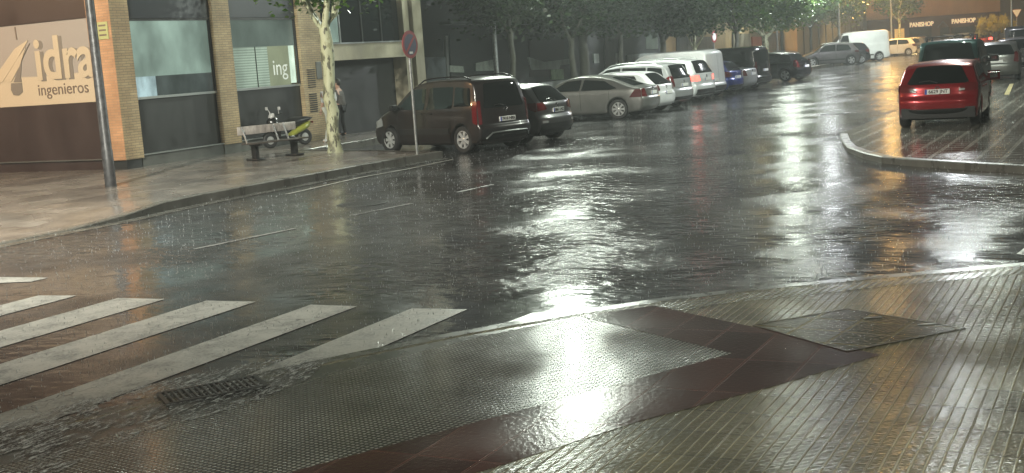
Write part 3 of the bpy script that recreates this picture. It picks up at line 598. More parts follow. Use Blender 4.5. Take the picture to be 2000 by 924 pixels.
# ------------------------------------------------------------------ cars
def roundpoly(pts, closed=True, seg=4):
    """pts: (x, z, r): corners rounded by quadratic arcs"""
    out = []; n = len(pts)
    for i in range(n):
        x, z, r = pts[i]; P = Vector((x, z)); A = Vector(pts[i - 1][:2]) if (closed or i) else None; B = Vector(pts[(i + 1) % n][:2]) if (closed or i < n - 1) else None
        if r <= 0 or A is None or B is None: out.append((x, z)); continue
        ra = min(r, (A - P).length * .48); rb = min(r, (B - P).length * .48)
        a = P + (A - P).normalized() * ra; b = P + (B - P).normalized() * rb
        for k in range(seg + 1):
            t = k / seg; q = a * (1 - t) ** 2 + P * 2 * t * (1 - t) + b * t * t; out.append((q.x, q.y))
    return out
class Car:
    def __init__(s, L, W, H, prof, belt, rax, fax, wr, tumble=.17, clear=.2, archk=1.14):
        s.L, s.W, s.H, s.belt, s.rax, s.fax, s.wr, s.tumble, s.clear, s.archk = L, W, H, belt, rax, fax, wr, tumble, clear, archk
        s.top = roundpoly(prof, False, 4)                      # from rear bottom over the roof to front bottom
        apex = max(range(len(s.top)), key=lambda i: s.top[i][1]); s.apex = apex
    def xr(s, z):
        for i in range(s.apex):
            a, b = s.top[i], s.top[i + 1]
            if a[1] <= z <= b[1] and b[1] > a[1]: return a[0] + (b[0] - a[0]) * (z - a[1]) / (b[1] - a[1])
        return s.top[0][0] if z < s.top[0][1] else s.top[s.apex][0]
    def xf(s, z):
        for i in range(len(s.top) - 1, s.apex, -1):
            a, b = s.top[i], s.top[i - 1]
            if a[1] <= z <= b[1] and b[1] > a[1]: return a[0] + (b[0] - a[0]) * (z - a[1]) / (b[1] - a[1])
        return s.top[-1][0] if z < s.top[-1][1] else s.top[s.apex][0]
    def field(s, v):
        x, y, z = v; sg = 1 if y >= 0 else -1; hw0 = s.W / 2; q = min(1.1, abs(y) / hw0)
        t = max(0, (z - s.belt) / (s.H - s.belt)); k = 1 - s.tumble * t ** 1.15 / hw0 * .9 - .012 * smooth01(t * 8)
        if z < .5: k -= .05 * ((.5 - z) / .3) ** 2 * .6
        k += .012 * math.cos((z - .62) * 5) - .008
        e = max(0, (x - (s.L - .95)) / .95); k *= 1 - .10 * e * e
        e = max(0, (.55 - x) / .55); k *= 1 - .06 * e * e
        fx = smooth01((x - s.L * .62) / (s.L * .38)); rx = smooth01((s.L * .22 - x) / (s.L * .22))
        nx = x - .30 * q ** 3 * fx + .13 * q ** 3.5 * rx
        nz = z - .045 * q * q * smooth01((z - s.belt) / .25) - (.04 * q * q * fx if z > .6 else 0)
        return Vector((nx, y * k, nz))
    def finish(s, bm, step=.12):
        xs = [v.co.x for v in bm.verts]; ys = [v.co.y for v in bm.verts]; zs = [v.co.z for v in bm.verts]
        def cut(lo, hi, ax, st):
            k = math.ceil((lo + 1e-4) / st)
            while k * st < hi - 1e-4:
                p = [0, 0, 0]; p[ax] = k * st; nrm = [0, 0, 0]; nrm[ax] = 1
                bmesh.ops.bisect_plane(bm, geom=bm.verts[:] + bm.edges[:] + bm.faces[:], plane_co=p, plane_no=nrm); k += 1
        cut(min(xs), max(xs), 0, step * 1.3); cut(min(zs), max(zs), 2, step * .8); cut(min(ys), max(ys), 1, step * 1.2)
        for v in bm.verts: v.co = s.field(v.co) - Vector((s.L / 2, 0, 0))
        return bm
    def body(s):
        pts = list(s.top); c = s.clear; bot = []
        for ax in (s.fax, s.rax):
            r = s.wr * s.archk; h = c
            a0 = math.asin(max(-1, min(1, (h - s.wr) / r))); n = 14
            arc = [(ax + r * math.cos(a0 + (math.pi - 2 * a0) * k / n), s.wr + r * math.sin(a0 + (math.pi - 2 * a0) * k / n)) for k in range(n + 1)]
            bot += arc
        poly_ = pts + [(p[0], p[1]) for p in bot]
        bm = prism(poly_, -s.W / 2, s.W / 2, 'y')
        es = [e for e in bm.edges if abs(e.verts[0].co.y - e.verts[1].co.y) < 1e-5]
        bmesh.ops.bevel(bm, geom=es, offset=.045, segments=3, affect='EDGES', profile=.55, clamp_overlap=True)
        return s.finish(bm)
    def side(s, pts, sg, off=.006, th=.012, rad=.04):
        q = roundpoly([(x, z, rad) for x, z in pts]); y = sg * (s.W / 2 + off)
        return s.finish(prism(q, y - sg * th, y, 'y'), .16)
    def rear(s, pts, off=.008, rad=.05, front=False, th=.0):
        """pts: (y, z) outline mapped onto the rear (or front) skin"""
        q = roundpoly([(y, z, rad) for y, z in pts]) if rad else pts
        bm = bmesh.new(); bm.faces.new([bm.verts.new((0, a, b)) for a, b in q])
        zs = [p[1] for p in q]; ys = [p[0] for p in q]
        for ax, lo, hi, st in ((2, min(zs), max(zs), .03), (1, min(ys), max(ys), .12)):
            k = math.ceil(lo / st)
            while k * st < hi:
                p = [0, 0, 0]; p[ax] = k * st; nn = [0, 0, 0]; nn[ax] = 1
                bmesh.ops.bisect_plane(bm, geom=bm.verts[:] + bm.edges[:] + bm.faces[:], plane_co=p, plane_no=nn); k += 1
        f = s.xf if front else s.xr; d = .02
        for v in bm.verts:
            z = v.co.z; x = f(z); x2 = f(min(z + d, s.H - .01)); nn = Vector((-(d) if not front else d, 0, (x2 - x) * (1 if not front else -1))).normalized()
            nn.z = abs(nn.z)
            v.co = s.field(Vector((x + nn.x * off, v.co.y, z + nn.z * off))) - Vector((s.L / 2, 0, 0))
        for fc in bm.faces:
            fc.normal_update()
        bm.normal_update()
        for fc in bm.faces:
            if (fc.normal.x > 0) != front and abs(fc.normal.x) > .2: fc.normal_flip()
        return bm

def wheel(parent, x, y, r, sg, spokes, rimm, name='wheel', w=.205):
    bm = bmesh.new(); ri = r * .68
    lathe(bm, [(ri, -w / 2), (r * .93, -w / 2), (r, -w / 2 + .03), (r, w / 2 - .03), (r * .93, w / 2), (ri, w / 2), (ri * .96, w / 2 - .02), (ri * .96, -w / 2)], 28, 'y')
    t = obj(name, bm, RUB, parent, 40); t.location = (x, y, r)
    bm = bmesh.new(); o = sg * (w / 2 - .012)
    lathe(bm, [(ri, o), (ri * .90, o), (ri * .88, o - sg * .05)], 28, 'y')
    lathe(bm, [(ri * .2, o - sg * .06), (ri * .2, o - sg * .004), (ri * .12, o + sg * .004), (.001, o + sg * .004)], 16, 'y')
    for k in range(spokes):
        a = 2 * math.pi * k / spokes; c, s_ = math.cos(a), math.sin(a); wd = ri * (1.35 / spokes)
        p = [(ri * .15, -wd * .6), (ri * .93, -wd), (ri * .93, wd), (ri * .15, wd * .6)]
        v0 = [bm.verts.new((u_ * c - w_ * s_, o - sg * .015, u_ * s_ + w_ * c)) for u_, w_ in p]; v1 = [bm.verts.new((u_ * c - w_ * s_, o - sg * .04, u_ * s_ + w_ * c)) for u_, w_ in p]
        bm.faces.new(v0); bm.faces.new(v1)
        for i in range(4): bm.faces.new((v0[i], v1[i], v1[(i + 1) % 4], v0[(i + 1) % 4]))
    bmesh.ops.recalc_face_normals(bm, faces=bm.faces)
    obj('rim', bm, rimm, t, 35)
    bm = bmesh.new(); lathe(bm, [(ri * .93, o - sg * .07), (.001, o - sg * .07)], 20, 'y'); obj('brake_disc', bm, BLK, t)

def mirrorpts(p): return [(-a, b) for a, b in p][::-1]
def build_car(name, label, loc, rz, spec, group='cars parked along the street'):
    s = spec; c = s['c']; pm = s['paint']; L = c.L
    t = thing(name, label, s.get('cat', 'car'), loc, rz, group)
    obj('body', c.body(), pm, t, 38)
    bm = bmesh.new(); zt = min(c.belt - .12, .72)
    bx(bm, -L / 2 + .28, -c.W / 2 + .26, c.clear - .03, L / 2 - .45, c.W / 2 - .26, zt, .03); bx(bm, c.rax - L / 2 - .55, -c.W / 2 + .1, c.clear + .02, c.rax - L / 2 - .42, c.W / 2 - .1, .45)
    obj('underbody', bm, BLK, t)
    for sg in (1, -1):
        for w in s['sw']: obj('side_window', c.side(w, sg), GLS, t, 40)
        for ax in (c.rax, c.fax): wheel(t, ax - L / 2, sg * (c.W / 2 - .125), c.wr, sg, s.get('spokes', 7), s.get('rim', RIM))
        for d in s.get('seam', ()):
            obj('door_seam', c.side([(d - .006, c.clear + .12), (d + .006, c.clear + .12), (d + .006, c.belt - .03), (d - .006, c.belt - .03)], sg, .002, .01, 0), BLK, t)
        for hx in s.get('handle', ()):
            obj('door_handle', c.side([(hx, c.belt - .13), (hx + .2, c.belt - .13), (hx + .2, c.belt - .10), (hx, c.belt - .10)], sg, .03, .035, .012), s.get('hm', pm), t, 40)
        if 'trim' in s:
            z0, z1 = s['trim']; obj('side_moulding', c.side([(c.rax + c.wr * 1.3, z0), (c.fax - c.wr * 1.3, z0), (c.fax - c.wr * 1.3, z1), (c.rax + c.wr * 1.3, z1)], sg, .018, .022, .02), BLK, t, 40)
        if s.get('chrome'):
            w = s['sw']; xa = min(p[0] for q in w for p in q); xb = max(p[0] for q in w for p in q)
            obj('window_trim', c.side([(xa + .05, c.belt + .0), (xb - .05, c.belt + .0), (xb - .05, c.belt + .022), (xa + .05, c.belt + .022)], sg, .012, .01, .005), CHR, t)
        for tl in s.get('tls', ()): obj('tail_light', c.side(tl, sg, .010, .014, .03), s.get('tlm', REDL), t, 40)
        for hl in s.get('hls', ()): obj('headlight', c.side(hl, sg, .010, .014, .04), s.get('hlm', WHL), t, 40)
        # mirror
        mx = s['mirror']; bm = bmesh.new(); bx(bm, mx - L / 2 - .06, sg * (c.W / 2 + .02), c.belt - .02, mx - L / 2 + .06, sg * (c.W / 2 + .22), c.belt + .13, .035); bx(bm, mx - L / 2 - .02, sg * (c.W / 2 - .08), c.belt - .0, mx - L / 2 + .03, sg * (c.W / 2 + .06), c.belt + .05)
        mo = obj('mirror', bm, s.get('mm', pm), t, 40)
        obj('mirror_glass', box(mx - L / 2 - .068, sg * (c.W / 2 + .04), c.belt + .0, mx - L / 2 - .061, sg * (c.W / 2 + .205), c.belt + .11), CHR, mo)
        if s.get('rails'):
            bm = bmesh.new(); xa, xb = s['rails']; pts = []
            for k in range(9):
                x = xa + (xb - xa) * k / 8; z = max(p_[1] for p_ in [(0, c.xr(c.H - .1))] ) if False else None
                zz = max([a[1] + (b[1] - a[1]) * (x - a[0]) / (b[0] - a[0]) for a, b in zip(c.top, c.top[1:]) if min(a[0], b[0]) <= x <= max(a[0], b[0]) and abs(a[0] - b[0]) > 1e-6] + [0])
                pts.append((x - L / 2, sg * (c.W / 2 - c.tumble - .06), zz + (.03 if k not in (0, 8) else -.03)))
            tube(bm, pts, .018, 6); obj('roof_rail', bm, s.get('rm', ALU), t, 60)
    for tl in s.get('tlr', ()):
        obj('tail_light', c.rear(tl, .009, .03), s.get('tlm', REDL), t, 40); obj('tail_light', c.rear(mirrorpts(tl), .009, .03), s.get('tlm', REDL), t, 40)
    for tl in s.get('wlr', ()):
        obj('reversing_light', c.rear(tl, .014, .02), WHL, t, 40); obj('reversing_light', c.rear(mirrorpts(tl), .014, .02), WHL, t, 40)
    for hl in s.get('hlf', ()):
        obj('headlight', c.rear(hl, .010, .03, True), s.get('hlm', WHL), t, 40); obj('headlight', c.rear(mirrorpts(hl), .010, .03, True), s.get('hlm', WHL), t, 40)
    if s.get('rw'): rwo = obj('rear_window', c.rear(s['rw'], .006, .07), GLS, t, 40)
    if s.get('wiper') and s.get('rw'):
        z = min(p[1] for p in s['rw']) + .03; bm = bmesh.new(); P = lambda y, z: c.field(Vector((c.xr(z) - .03, y, z))) - Vector((L / 2, 0, 0))
        tube(bm, [P(0, z), P(.18, z + .05), P(.42, z + .03)], .009, 5); obj('wiper', bm, BLK, rwo)
    if s.get('ws'): obj('windscreen', c.rear(s['ws'], .006, .07, True), GLS, t, 40)
    if s.get('bump'): 
        z0, z1 = s['bump']; obj('rear_bumper', c.rear([(-c.W / 2 + .03, z0), (c.W / 2 - .03, z0), (c.W / 2 - .03, z1), (-c.W / 2 + .03, z1)], .02, .05), s.get('bm', BLK), t, 40)
    if s.get('skid'):
        bm = bmesh.new(); z = s['skid']; P = lambda y, z: c.field(Vector((c.xr(z) - .05, y, z))) - Vector((L / 2, 0, 0))
        tube(bm, [P(-.78, z - .13), P(-.62, z), P(-.2, z + .01), P(.2, z + .01), P(.62, z), P(.78, z - .13)], .02, 6); obj('skid_strip', bm, ALU, t, 60)
    if s.get('seamr'):
        for sr in s['seamr']: obj('tailgate_seam', c.rear(sr, .003, 0), BLK, t)
    if s.get('plate'):
        tx, pz = s['plate'][:2]; py = s['plate'][2] if len(s['plate']) > 2 else 0; P = c.field(Vector((c.xr(pz), py, pz))) - Vector((L / 2, 0, 0))
        xx = min(P.x, (c.field(Vector((c.xr(pz + .055), py, pz + .055))) - Vector((L / 2, 0, 0))).x, (c.field(Vector((c.xr(pz - .055), py, pz - .055))) - Vector((L / 2, 0, 0))).x) - .03
        p = obj('licence_plate', box(xx - .006, py - .26, pz - .055, xx + .03, py + .26, pz + .055, .004), PLATE, t)
        obj('plate_band', box(xx - .0085, py + .215, pz - .052, xx - .006, py + .257, pz + .052), EUB, p)
        if tx: text('plate_number', tx, .105, INK, p, frame((xx - .009, py - .02, pz), (0, -1, 0)), .0015, .98, True, .002)
    if s.get('emblem'):
        ez = s['emblem']; P = c.field(Vector((c.xr(ez), 0, ez))) - Vector((L / 2, 0, 0)); bm = bmesh.new(); lathe(bm, [(.055, -.02), (.055, 0), (.045, .008), (.035, 0), (.03, -.02)], 16, 'y'); bmesh.ops.rotate(bm, verts=bm.verts, matrix=Matrix.Rotation(math.pi / 2, 3, 'Z')); bmesh.ops.translate(bm, verts=bm.verts, vec=P + Vector((-.012, 0, 0)))
        obj('badge', bm, CHR, t, 40)
    if s.get('exhaust'):
        bm = bmesh.new(); tube(bm, [(-L / 2 + .05, s['exhaust'], .26), (-L / 2 + .3, s['exhaust'], .27)], .035, 10); obj('exhaust_pipe', bm, CHR, t, 60)
    if s.get('bars'):
        for k, x in enumerate(s['bars']):
            bm = bmesh.new(); bx(bm, x - L / 2 - .03, -c.W / 2 + .22, c.H + .06, x - L / 2 + .03, c.W / 2 - .22, c.H + .09, .01)
            for sg in (1, -1): bx(bm, x - L / 2 - .05, sg * (c.W / 2 - .26) - .03, c.H - .06, x - L / 2 + .05, sg * (c.W / 2 - .26) + .03, c.H + .06, .01)
            obj('roof_bar', bm, BLK, t, 40)
    return t

def hatch(L=4.0, W=1.74, H=1.46, belt=.93, wr=.31, nose=.74, rearlean=.34, hood=.90, rax=.72, fax=None):
    fax = fax or L - .84
    pr = [(.14, .22, 0), (.02, .34, .1), (0, .60, .1), (.07, .70, .05), (.10, belt, .1), (.10 + rearlean, H - .10, .15), (.40 + rearlean, H - .03, .4), (L * .47, H, .8), (L * .60, H - .06, .6), (L * .765, belt + .04, .25), (L - .55, hood - .06, .6), (L - .12, nose - .06, .22), (L, .50, .15), (L - .03, .28, .08), (L - .14, .2, 0)]
    return Car(L, W, H, pr, belt, rax, fax, wr)
def hatch_spec(c, pm, **k):
    b, H, L, W = c.belt, c.H, c.L, c.W; ru = c.xr(H - .13)
    d = dict(c=c, paint=pm, mirror=L * .70,
        sw=[[(L * .16, b + .09), (L * .21, H - .13), (L * .40, H - .07), (L * .41, b + .03), (L * .22, b + .04)], [(L * .425, b + .03), (L * .415, H - .07), (L * .58, H - .11), (L * .71, b + .06), (L * .72, b + .03)]],
        seam=(L * .418, L * .70), handle=(L * .30, L * .47),
        rw=[(-W / 2 + .16, b + .02), (W / 2 - .16, b + .02), (W / 2 - .30, H - .11), (-W / 2 + .30, H - .11)],
        ws=[(-W / 2 + .10, b + .08), (W / 2 - .10, b + .08), (W / 2 - .26, H - .08), (-W / 2 + .26, H - .08)],
        tlr=[[(W / 2 - .36, b - .18), (W / 2 - .03, b - .22), (W / 2 - .03, b + .02), (W / 2 - .30, b - .01)]],
        tls=[[(.06, b - .22), (.30, b - .14), (.34, b + .02), (.08, b + .02)]],
        hlf=[[(W / 2 - .42, .60), (W / 2 - .04, .62), (W / 2 - .04, .76), (W / 2 - .36, .70)]],
        bump=(.24, .40), wiper=1, emblem=b - .08)
    d.update(k); return d

P_BRN = paint('bordeaux_brown_paint', (.027, .022, .022), .45, .3)
P_GRY = paint('dark_grey_paint', (.09, .09, .092), .6, .3)
P_SIL = paint('silver_paint', (.21, .21, .20), .65, .3)
P_WHT = paint('white_paint', (.66, .67, .68), 0, .3, .06)
P_LSIL = paint('light_silver_paint', (.45, .46, .47), .5, .3, .06)
P_BLU = paint('deep_blue_paint', (.008, .025, .22), .4, .25)
P_BLK = paint('black_paint', (.008, .008, .010), .2, .2, .05)
P_RED = paint('ruby_red_paint', (.24, .006, .011), .45, .25, .06)
P_GRN = paint('dark_teal_paint', (.008, .030, .029), .4, .3)
P_GR2 = paint('warm_grey_paint', (.16, .15, .155), .6, .3)

def put(px, py, rz, c, local, z=0):
    """the place of a car whose contact point `local` (from its centre) stands at the photo's (px, py)"""
    p = at(px, py, z); a = Matrix.Rotation(rz, 3, 'Z') @ Vector((local[0], local[1], 0)); return Vector((p.x - a.x, p.y - a.y, z))

# brown leisure van
L = 4.38
mpv = Car(L, 1.81, 1.80, [(.16, .24, 0), (.03, .34, .08), (0, .58, .08), (.07, .66, .04), (.10, 1.05, .1), (.22, 1.64, .12), (.42, 1.77, .2), (1.5, 1.80, .8), (2.45, 1.73, .5), (3.28, 1.12, .25), (3.95, .98, .4), (4.27, .80, .2), (4.38, .55, .12), (4.34, .28, .08), (4.2, .2, 0)], 1.08, .74, 3.47, .325, .15)
mpv_spec = dict(c=mpv, paint=P_BRN, cat='van', mirror=3.05, spokes=7, trim=(.46, .60), rails=(.5, 2.4), rm=BLK,
    sw=[[(.30, 1.12), (.36, 1.58), (.95, 1.62), (.98, 1.12)], [(1.04, 1.08), (1.02, 1.63), (1.85, 1.63), (1.95, 1.05)], [(2.05, 1.06), (2.0, 1.62), (2.45, 1.60), (3.02, 1.16), (3.04, 1.08)]],
    seam=(.95, 2.0, 3.1), handle=(1.75, 2.1), hm=BLK, mm=BLK,
    rw=[(-.72, 1.04), (.72, 1.04), (.64, 1.64), (-.64, 1.64)], ws=[(-.78, 1.14), (.78, 1.14), (.66, 1.68), (-.66, 1.68)],
    tlr=[[(.79, .68), (.88, .66), (.88, 1.26), (.80, 1.26)]], tls=[[(.08, .66), (.22, .72), (.24, 1.15), (.19, 1.28), (.09, 1.22)]],
    bump=(.27, .56), skid=.46, plate=('7416 HRR', .76, .0), emblem=1.0, wiper=1, seamr=[[(-.80, .64), (.80, .64), (.80, .652), (-.80, .652)], [(-.80, .95), (.80, .95), (.80, .957), (-.80, .957)]],
    hlf=[[(.50, .66), (.86, .70), (.86, .92), (.60, .84)]], hls=[[(3.9, .72), (4.3, .66), (4.28, .84), (3.95, .92)]])
a0 = math.atan2(2.39, .76)
b1 = build_car('leisure_van', 'brown leisure van parked at the kerb end behind the no-parking sign', put(910, 299, a0, mpv, (mpv.rax - L / 2, mpv.W / 2 - .1)), a0, mpv_spec)

c = hatch(4.2, 1.78, 1.52, 1.0, .33, rearlean=.42)
a1 = R(84)
build_car('parked_car', 'dark grey compact hatchback half hidden behind the brown van', put(1082, 270, a1, c, (c.rax - c.L / 2, -c.W / 2 + .1)), a1, hatch_spec(c, P_GRY, plate=('0861 LNZ', .80), mm=BLK, bump=(.22, .48), tlr=[[(.52, .84), (.86, .80), (.84, 1.0), (.60, 1.02)]], wlr=[[(.60, .50), (.80, .50), (.80, .56), (.60, .56)]]))

# silver five-door saloon-hatch
L = 4.73
mon = Car(L, 1.81, 1.45, [(.16, .24, 0), (.03, .36, .08), (0, .60, .08), (.06, .70, .05), (.08, .96, .06), (.42, 1.02, .12), (1.35, 1.38, .5), (2.1, 1.45, .7), (2.75, 1.40, .6), (3.62, .98, .3), (4.2, .87, .5), (4.58, .70, .2), (4.73, .48, .12), (4.68, .26, .06), (4.55, .2, 0)], .93, .97, 3.72, .325, .20)
mon_spec = dict(c=mon, paint=P_SIL, mirror=3.35, spokes=8, chrome=0,
    sw=[[(.98, .99), (1.42, 1.28), (2.12, 1.35), (2.20, .965), (1.2, .955)], [(2.27, .965), (2.20, 1.355), (2.72, 1.32), (3.30, 1.02), (3.34, .97)]],
    seam=(2.235, 3.38, 1.25), handle=(1.30, 2.35), trim=None,
    rw=[(-.68, 1.04), (.68, 1.04), (.56, 1.33), (-.56, 1.33)], ws=[(-.76, 1.0), (.76, 1.0), (.60, 1.36), (-.60, 1.36)],
    tls=[[(.05, .68), (.50, .68), (.26, .93), (.07, .92)]], tlr=[[(.60, .68), (.88, .68), (.87, .92), (.72, .94)]],
    bump=None, plate=('', .78), hls=[[(4.1, .66), (4.5, .6), (4.5, .72), (4.15, .8)]], emblem=.9)
mon_spec.pop('trim')
a2 = R(92)
build_car('parked_car', 'silver five-door saloon seen from its side beside the grey hatchback', put(1210, 233, a2, mon, (mon.rax - L / 2, mon.W / 2 - .1)), a2, mon_spec)

c = hatch(4.33, 1.78, 1.44, .92, .33, rearlean=.55, hood=.88)
a3 = R(86)
build_car('parked_car', 'low white hatchback with dark tail lamps squeezed next to the silver saloon', put(1322, 214, a3, c, (-c.L / 2 + .08, -c.W / 2 + .12)), a3, hatch_spec(c, P_WHT, plate=('', .66), bump=None, exhaust=-.55, spokes=5))
# silver people carrier
def carrier(L, W, H, belt=1.0, lean=.28):
    return Car(L, W, H, [(.14, .24, 0), (.02, .36, .08), (0, .60, .08), (.07, .70, .05), (.10, belt, .1), (.10 + lean, H - .13, .15), (.55 + lean, H - .03, .3), (2.0, H, .9), (2.8, H - .07, .6), (3.65, belt + .08, .3), (L - .5, .88, .5), (L - .14, .72, .2), (L, .5, .12), (L - .05, .28, .06), (L - .18, .2, 0)], belt, .82, L - .93, .335, .17)
c = carrier(4.7, 1.83, 1.66, 1.02)
def wag_spec(c, pm, **k):
    b, H, L, W = c.belt, c.H, c.L, c.W
    d = dict(c=c, paint=pm, mirror=L * .70, rails=(.8, 2.9), chrome=1,
        sw=[[(.36, b + .08), (.50, H - .18), (1.12, H - .13), (1.16, b + .04)], [(1.22, b + .04), (1.18, H - .13), (2.12, H - .10), (2.2, b + .03)], [(2.27, b + .03), (2.2, H - .10), (2.75, H - .13), (3.35, b + .10), (3.4, b + .03)]],
        seam=(1.2, 2.235, 3.4), handle=(1.55, 2.35),
        rw=[(-W / 2 + .14, b + .02), (W / 2 - .14, b + .02), (W / 2 - .25, H - .13), (-W / 2 + .25, H - .13)], ws=[(-W / 2 + .1, b + .1), (W / 2 - .1, b + .1), (W / 2 - .25, H - .1), (-W / 2 + .25, H - .1)],
        tlr=[[(W / 2 - .22, b - .25), (W / 2 - .03, b - .28), (W / 2 - .05, b + .15), (W / 2 - .16, b + .12)]], tls=[[(.07, b - .25), (.25, b - .18), (.25, b + .08), (.13, b + .16)]],
        plate=('', b - .22), wiper=1, emblem=b - .1)
    d.update(k); return d
a4 = R(84)
build_car('parked_car', 'silver people carrier with black roof rails behind the low white hatchback', put(1357, 206, a4, c, (-c.L / 2 + .08, -c.W / 2 + .12)), a4, wag_spec(c, P_LSIL, bump=(.26, .4)))
c = carrier(4.75, 1.92, 1.71, 1.08)
build_car('parked_car', 'tall white off-roader with glowing red tail lamps', put(1400, 195, a4, c, (-c.L / 2 + .08, -c.W / 2 + .12)), a4, wag_spec(c, P_WHT, bump=(.26, .5), tlm=REDON, tls=[[(.07, .82), (.42, .84), (.42, 1.02), (.09, 1.02)]], tlr=[[(.60, .82), (.93, .82), (.93, 1.02), (.66, 1.02)]]))
# white panel van
def pvan(L, W, H, belt=1.1):
    return Car(L, W, H, [(.10, .26, 0), (.01, .36, .05), (0, .56, .04), (.05, .62, .03), (.07, 1.1, .1), (.12, H - .12, .10), (.3, H - .01, .15), (1.9, H, .5), (L - 1.75, H - .03, .5), (L - .95, belt + .12, .25), (L - .35, .95, .35), (L - .05, .74, .15), (L, .5, .1), (L - .04, .28, .06), (L - .15, .2, 0)], belt, .95, L - .92, .335, .10)
c = pvan(4.9, 1.92, 1.96)
def van_spec(c, pm, **k):
    b, H, L, W = c.belt, c.H, c.L, c.W
    d = dict(c=c, paint=pm, cat='van', mirror=L - 1.35, mm=BLK,
        sw=[[(L - 2.15, b + .02), (L - 2.1, H - .22), (L - 1.68, H - .24), (L - 1.2, b + .12), (L - 1.2, b + .02)]], seam=(L - 2.3, L - 1.2, L - 3.4), handle=(L - 2.1,), hm=BLK, trim=(.45, .55),
        rw=None, ws=[(-W / 2 + .12, b + .14), (W / 2 - .12, b + .14), (W / 2 - .2, H - .12), (-W / 2 + .2, H - .12)],
        tlr=[[(W / 2 - .12, b - .35), (W / 2 - .02, b - .35), (W / 2 - .03, b + .15), (W / 2 - .11, b + .15)]],
        seamr=[[(-.006, .6), (.006, .6), (.006, H - .15), (-.006, H - .15)]], bump=(.28, .5), plate=('', .72, .35))
    d.update(k); return d
build_car('parked_van', 'white panel van with closed rear doors between the off-roader and the blue car', put(1421, 188, a4, c, (-c.L / 2 + .08, -c.W / 2 + .12)), a4, van_spec(c, P_WHT))
c = hatch(4.3, 1.79, 1.46, .95, .32)
build_car('parked_car', 'deep blue hatchback between the white panel van and the black minibus', put(1455, 181, a4, c, (-c.L / 2 + .08, -c.W / 2 + .12)), a4, hatch_spec(c, P_BLU, plate=('', .72)))
L = 4.6
sal = Car(L, 1.78, 1.42, [(.14, .24, 0), (.02, .36, .08), (0, .62, .08), (.05, .98, .08), (.62, 1.03, .15), (1.3, 1.36, .4), (2.0, 1.42, .6), (2.7, 1.37, .6), (3.5, .98, .3), (4.1, .87, .5), (4.46, .70, .2), (4.6, .48, .12), (4.55, .26, .06), (4.4, .2, 0)], .92, .95, 3.66, .315, .18)
sal_spec = dict(mon_spec); sal_spec.update(c=sal, paint=P_LSIL, mirror=3.3, plate=('', .75), rw=[(-.64, 1.06), (.64, 1.06), (.55, 1.30), (-.55, 1.30)], hls=[])
build_car('parked_car', 'small silver saloon boot showing in front of the black minibus', put(1482, 175, a4, sal, (-sal.L / 2 + .08, -sal.W / 2 + .12)), a4, sal_spec)
c = pvan(5.0, 1.93, 1.93)
build_car('parked_van', 'black minibus with tinted windows towering over the silver saloon', put(1509, 171, a4, c, (-c.L / 2 + .08, -c.W / 2 + .12)), a4, van_spec(c, P_BLK, sw=[[(.3, 1.14), (.34, 1.7), (1.5, 1.74), (1.5, 1.12)], [(1.58, 1.12), (1.58, 1.74), (2.7, 1.74), (2.75, 1.12)], [(c.L - 2.15, 1.12), (c.L - 2.1, 1.71), (c.L - 1.68, 1.69), (c.L - 1.2, 1.22), (c.L - 1.2, 1.12)]], rw=[(-.75, 1.15), (.75, 1.15), (.7, 1.74), (-.7, 1.74)], seamr=(), plate=('', .85)))
c = carrier(4.7, 1.83, 1.50, .95, .5)
a5 = R(80)
build_car('parked_car', 'black estate car with a bright roof rail and star-shaped alloy wheel', put(1535, 160, a5, c, (c.rax - c.L / 2, c.W / 2 - .1)), a5 + 0.0, wag_spec(c, P_BLK, spokes=5, rails=(.7, 2.9), tlm=REDL))
# grey crossover seen from the side
c = hatch(4.25, 1.80, 1.60, 1.02, .35, rearlean=.42, hood=1.0, nose=.84)
a6 = math.atan2(at(1590, 132).y - at(1663, 127).y, at(1590, 132).x - at(1663, 127).x)
build_car('parked_car', 'grey crossover with silver roof rails parked side-on before the white van', put(1663, 127, a6, c, (c.rax - c.L / 2, c.W / 2 - .1)), a6, hatch_spec(c, P_GR2, rails=(.7, 2.6), spokes=5, chrome=1, trim=(.40, .50), tls=[[(.06, .86), (.40, .90), (.42, 1.0), (.08, 1.02)]], bump=(.24, .5), hls=[[(3.75, .80), (4.15, .74), (4.12, .84), (3.8, .92)]]))
c = hatch(4.1, 1.75, 1.55, 1.0, .31)
build_car('parked_car', 'black hatchback tucked between the grey crossover and the white van', put(1692, 123, a6, c, (-c.L / 2 + .08, -c.W / 2 + .12)), a6 - .1, hatch_spec(c, P_BLK))
c = pvan(5.3, 1.98, 2.3, 1.25)
build_car('parked_van', 'white high-roofed van at the far end of the parked row', put(1729, 117, a6, c, (-c.L / 2 + .08, -c.W / 2 + .12)), a6, van_spec(c, P_WHT))
c = hatch(3.9, 1.7, 1.5, .95, .3)
fa = R(100)
for px, py, pm, lb, an in ((1745, 110, P_WHT, 'small white hatchback just right of the high-roofed white van', 100), (1772, 107, P_GRY, 'dark grey hatchback before the lit yellow window', 85)):
    p = at(px, py); build_car('parked_car', lb, (p.x, p.y, 0), R(an), hatch_spec(c, pm), 'cars at the end of the street')
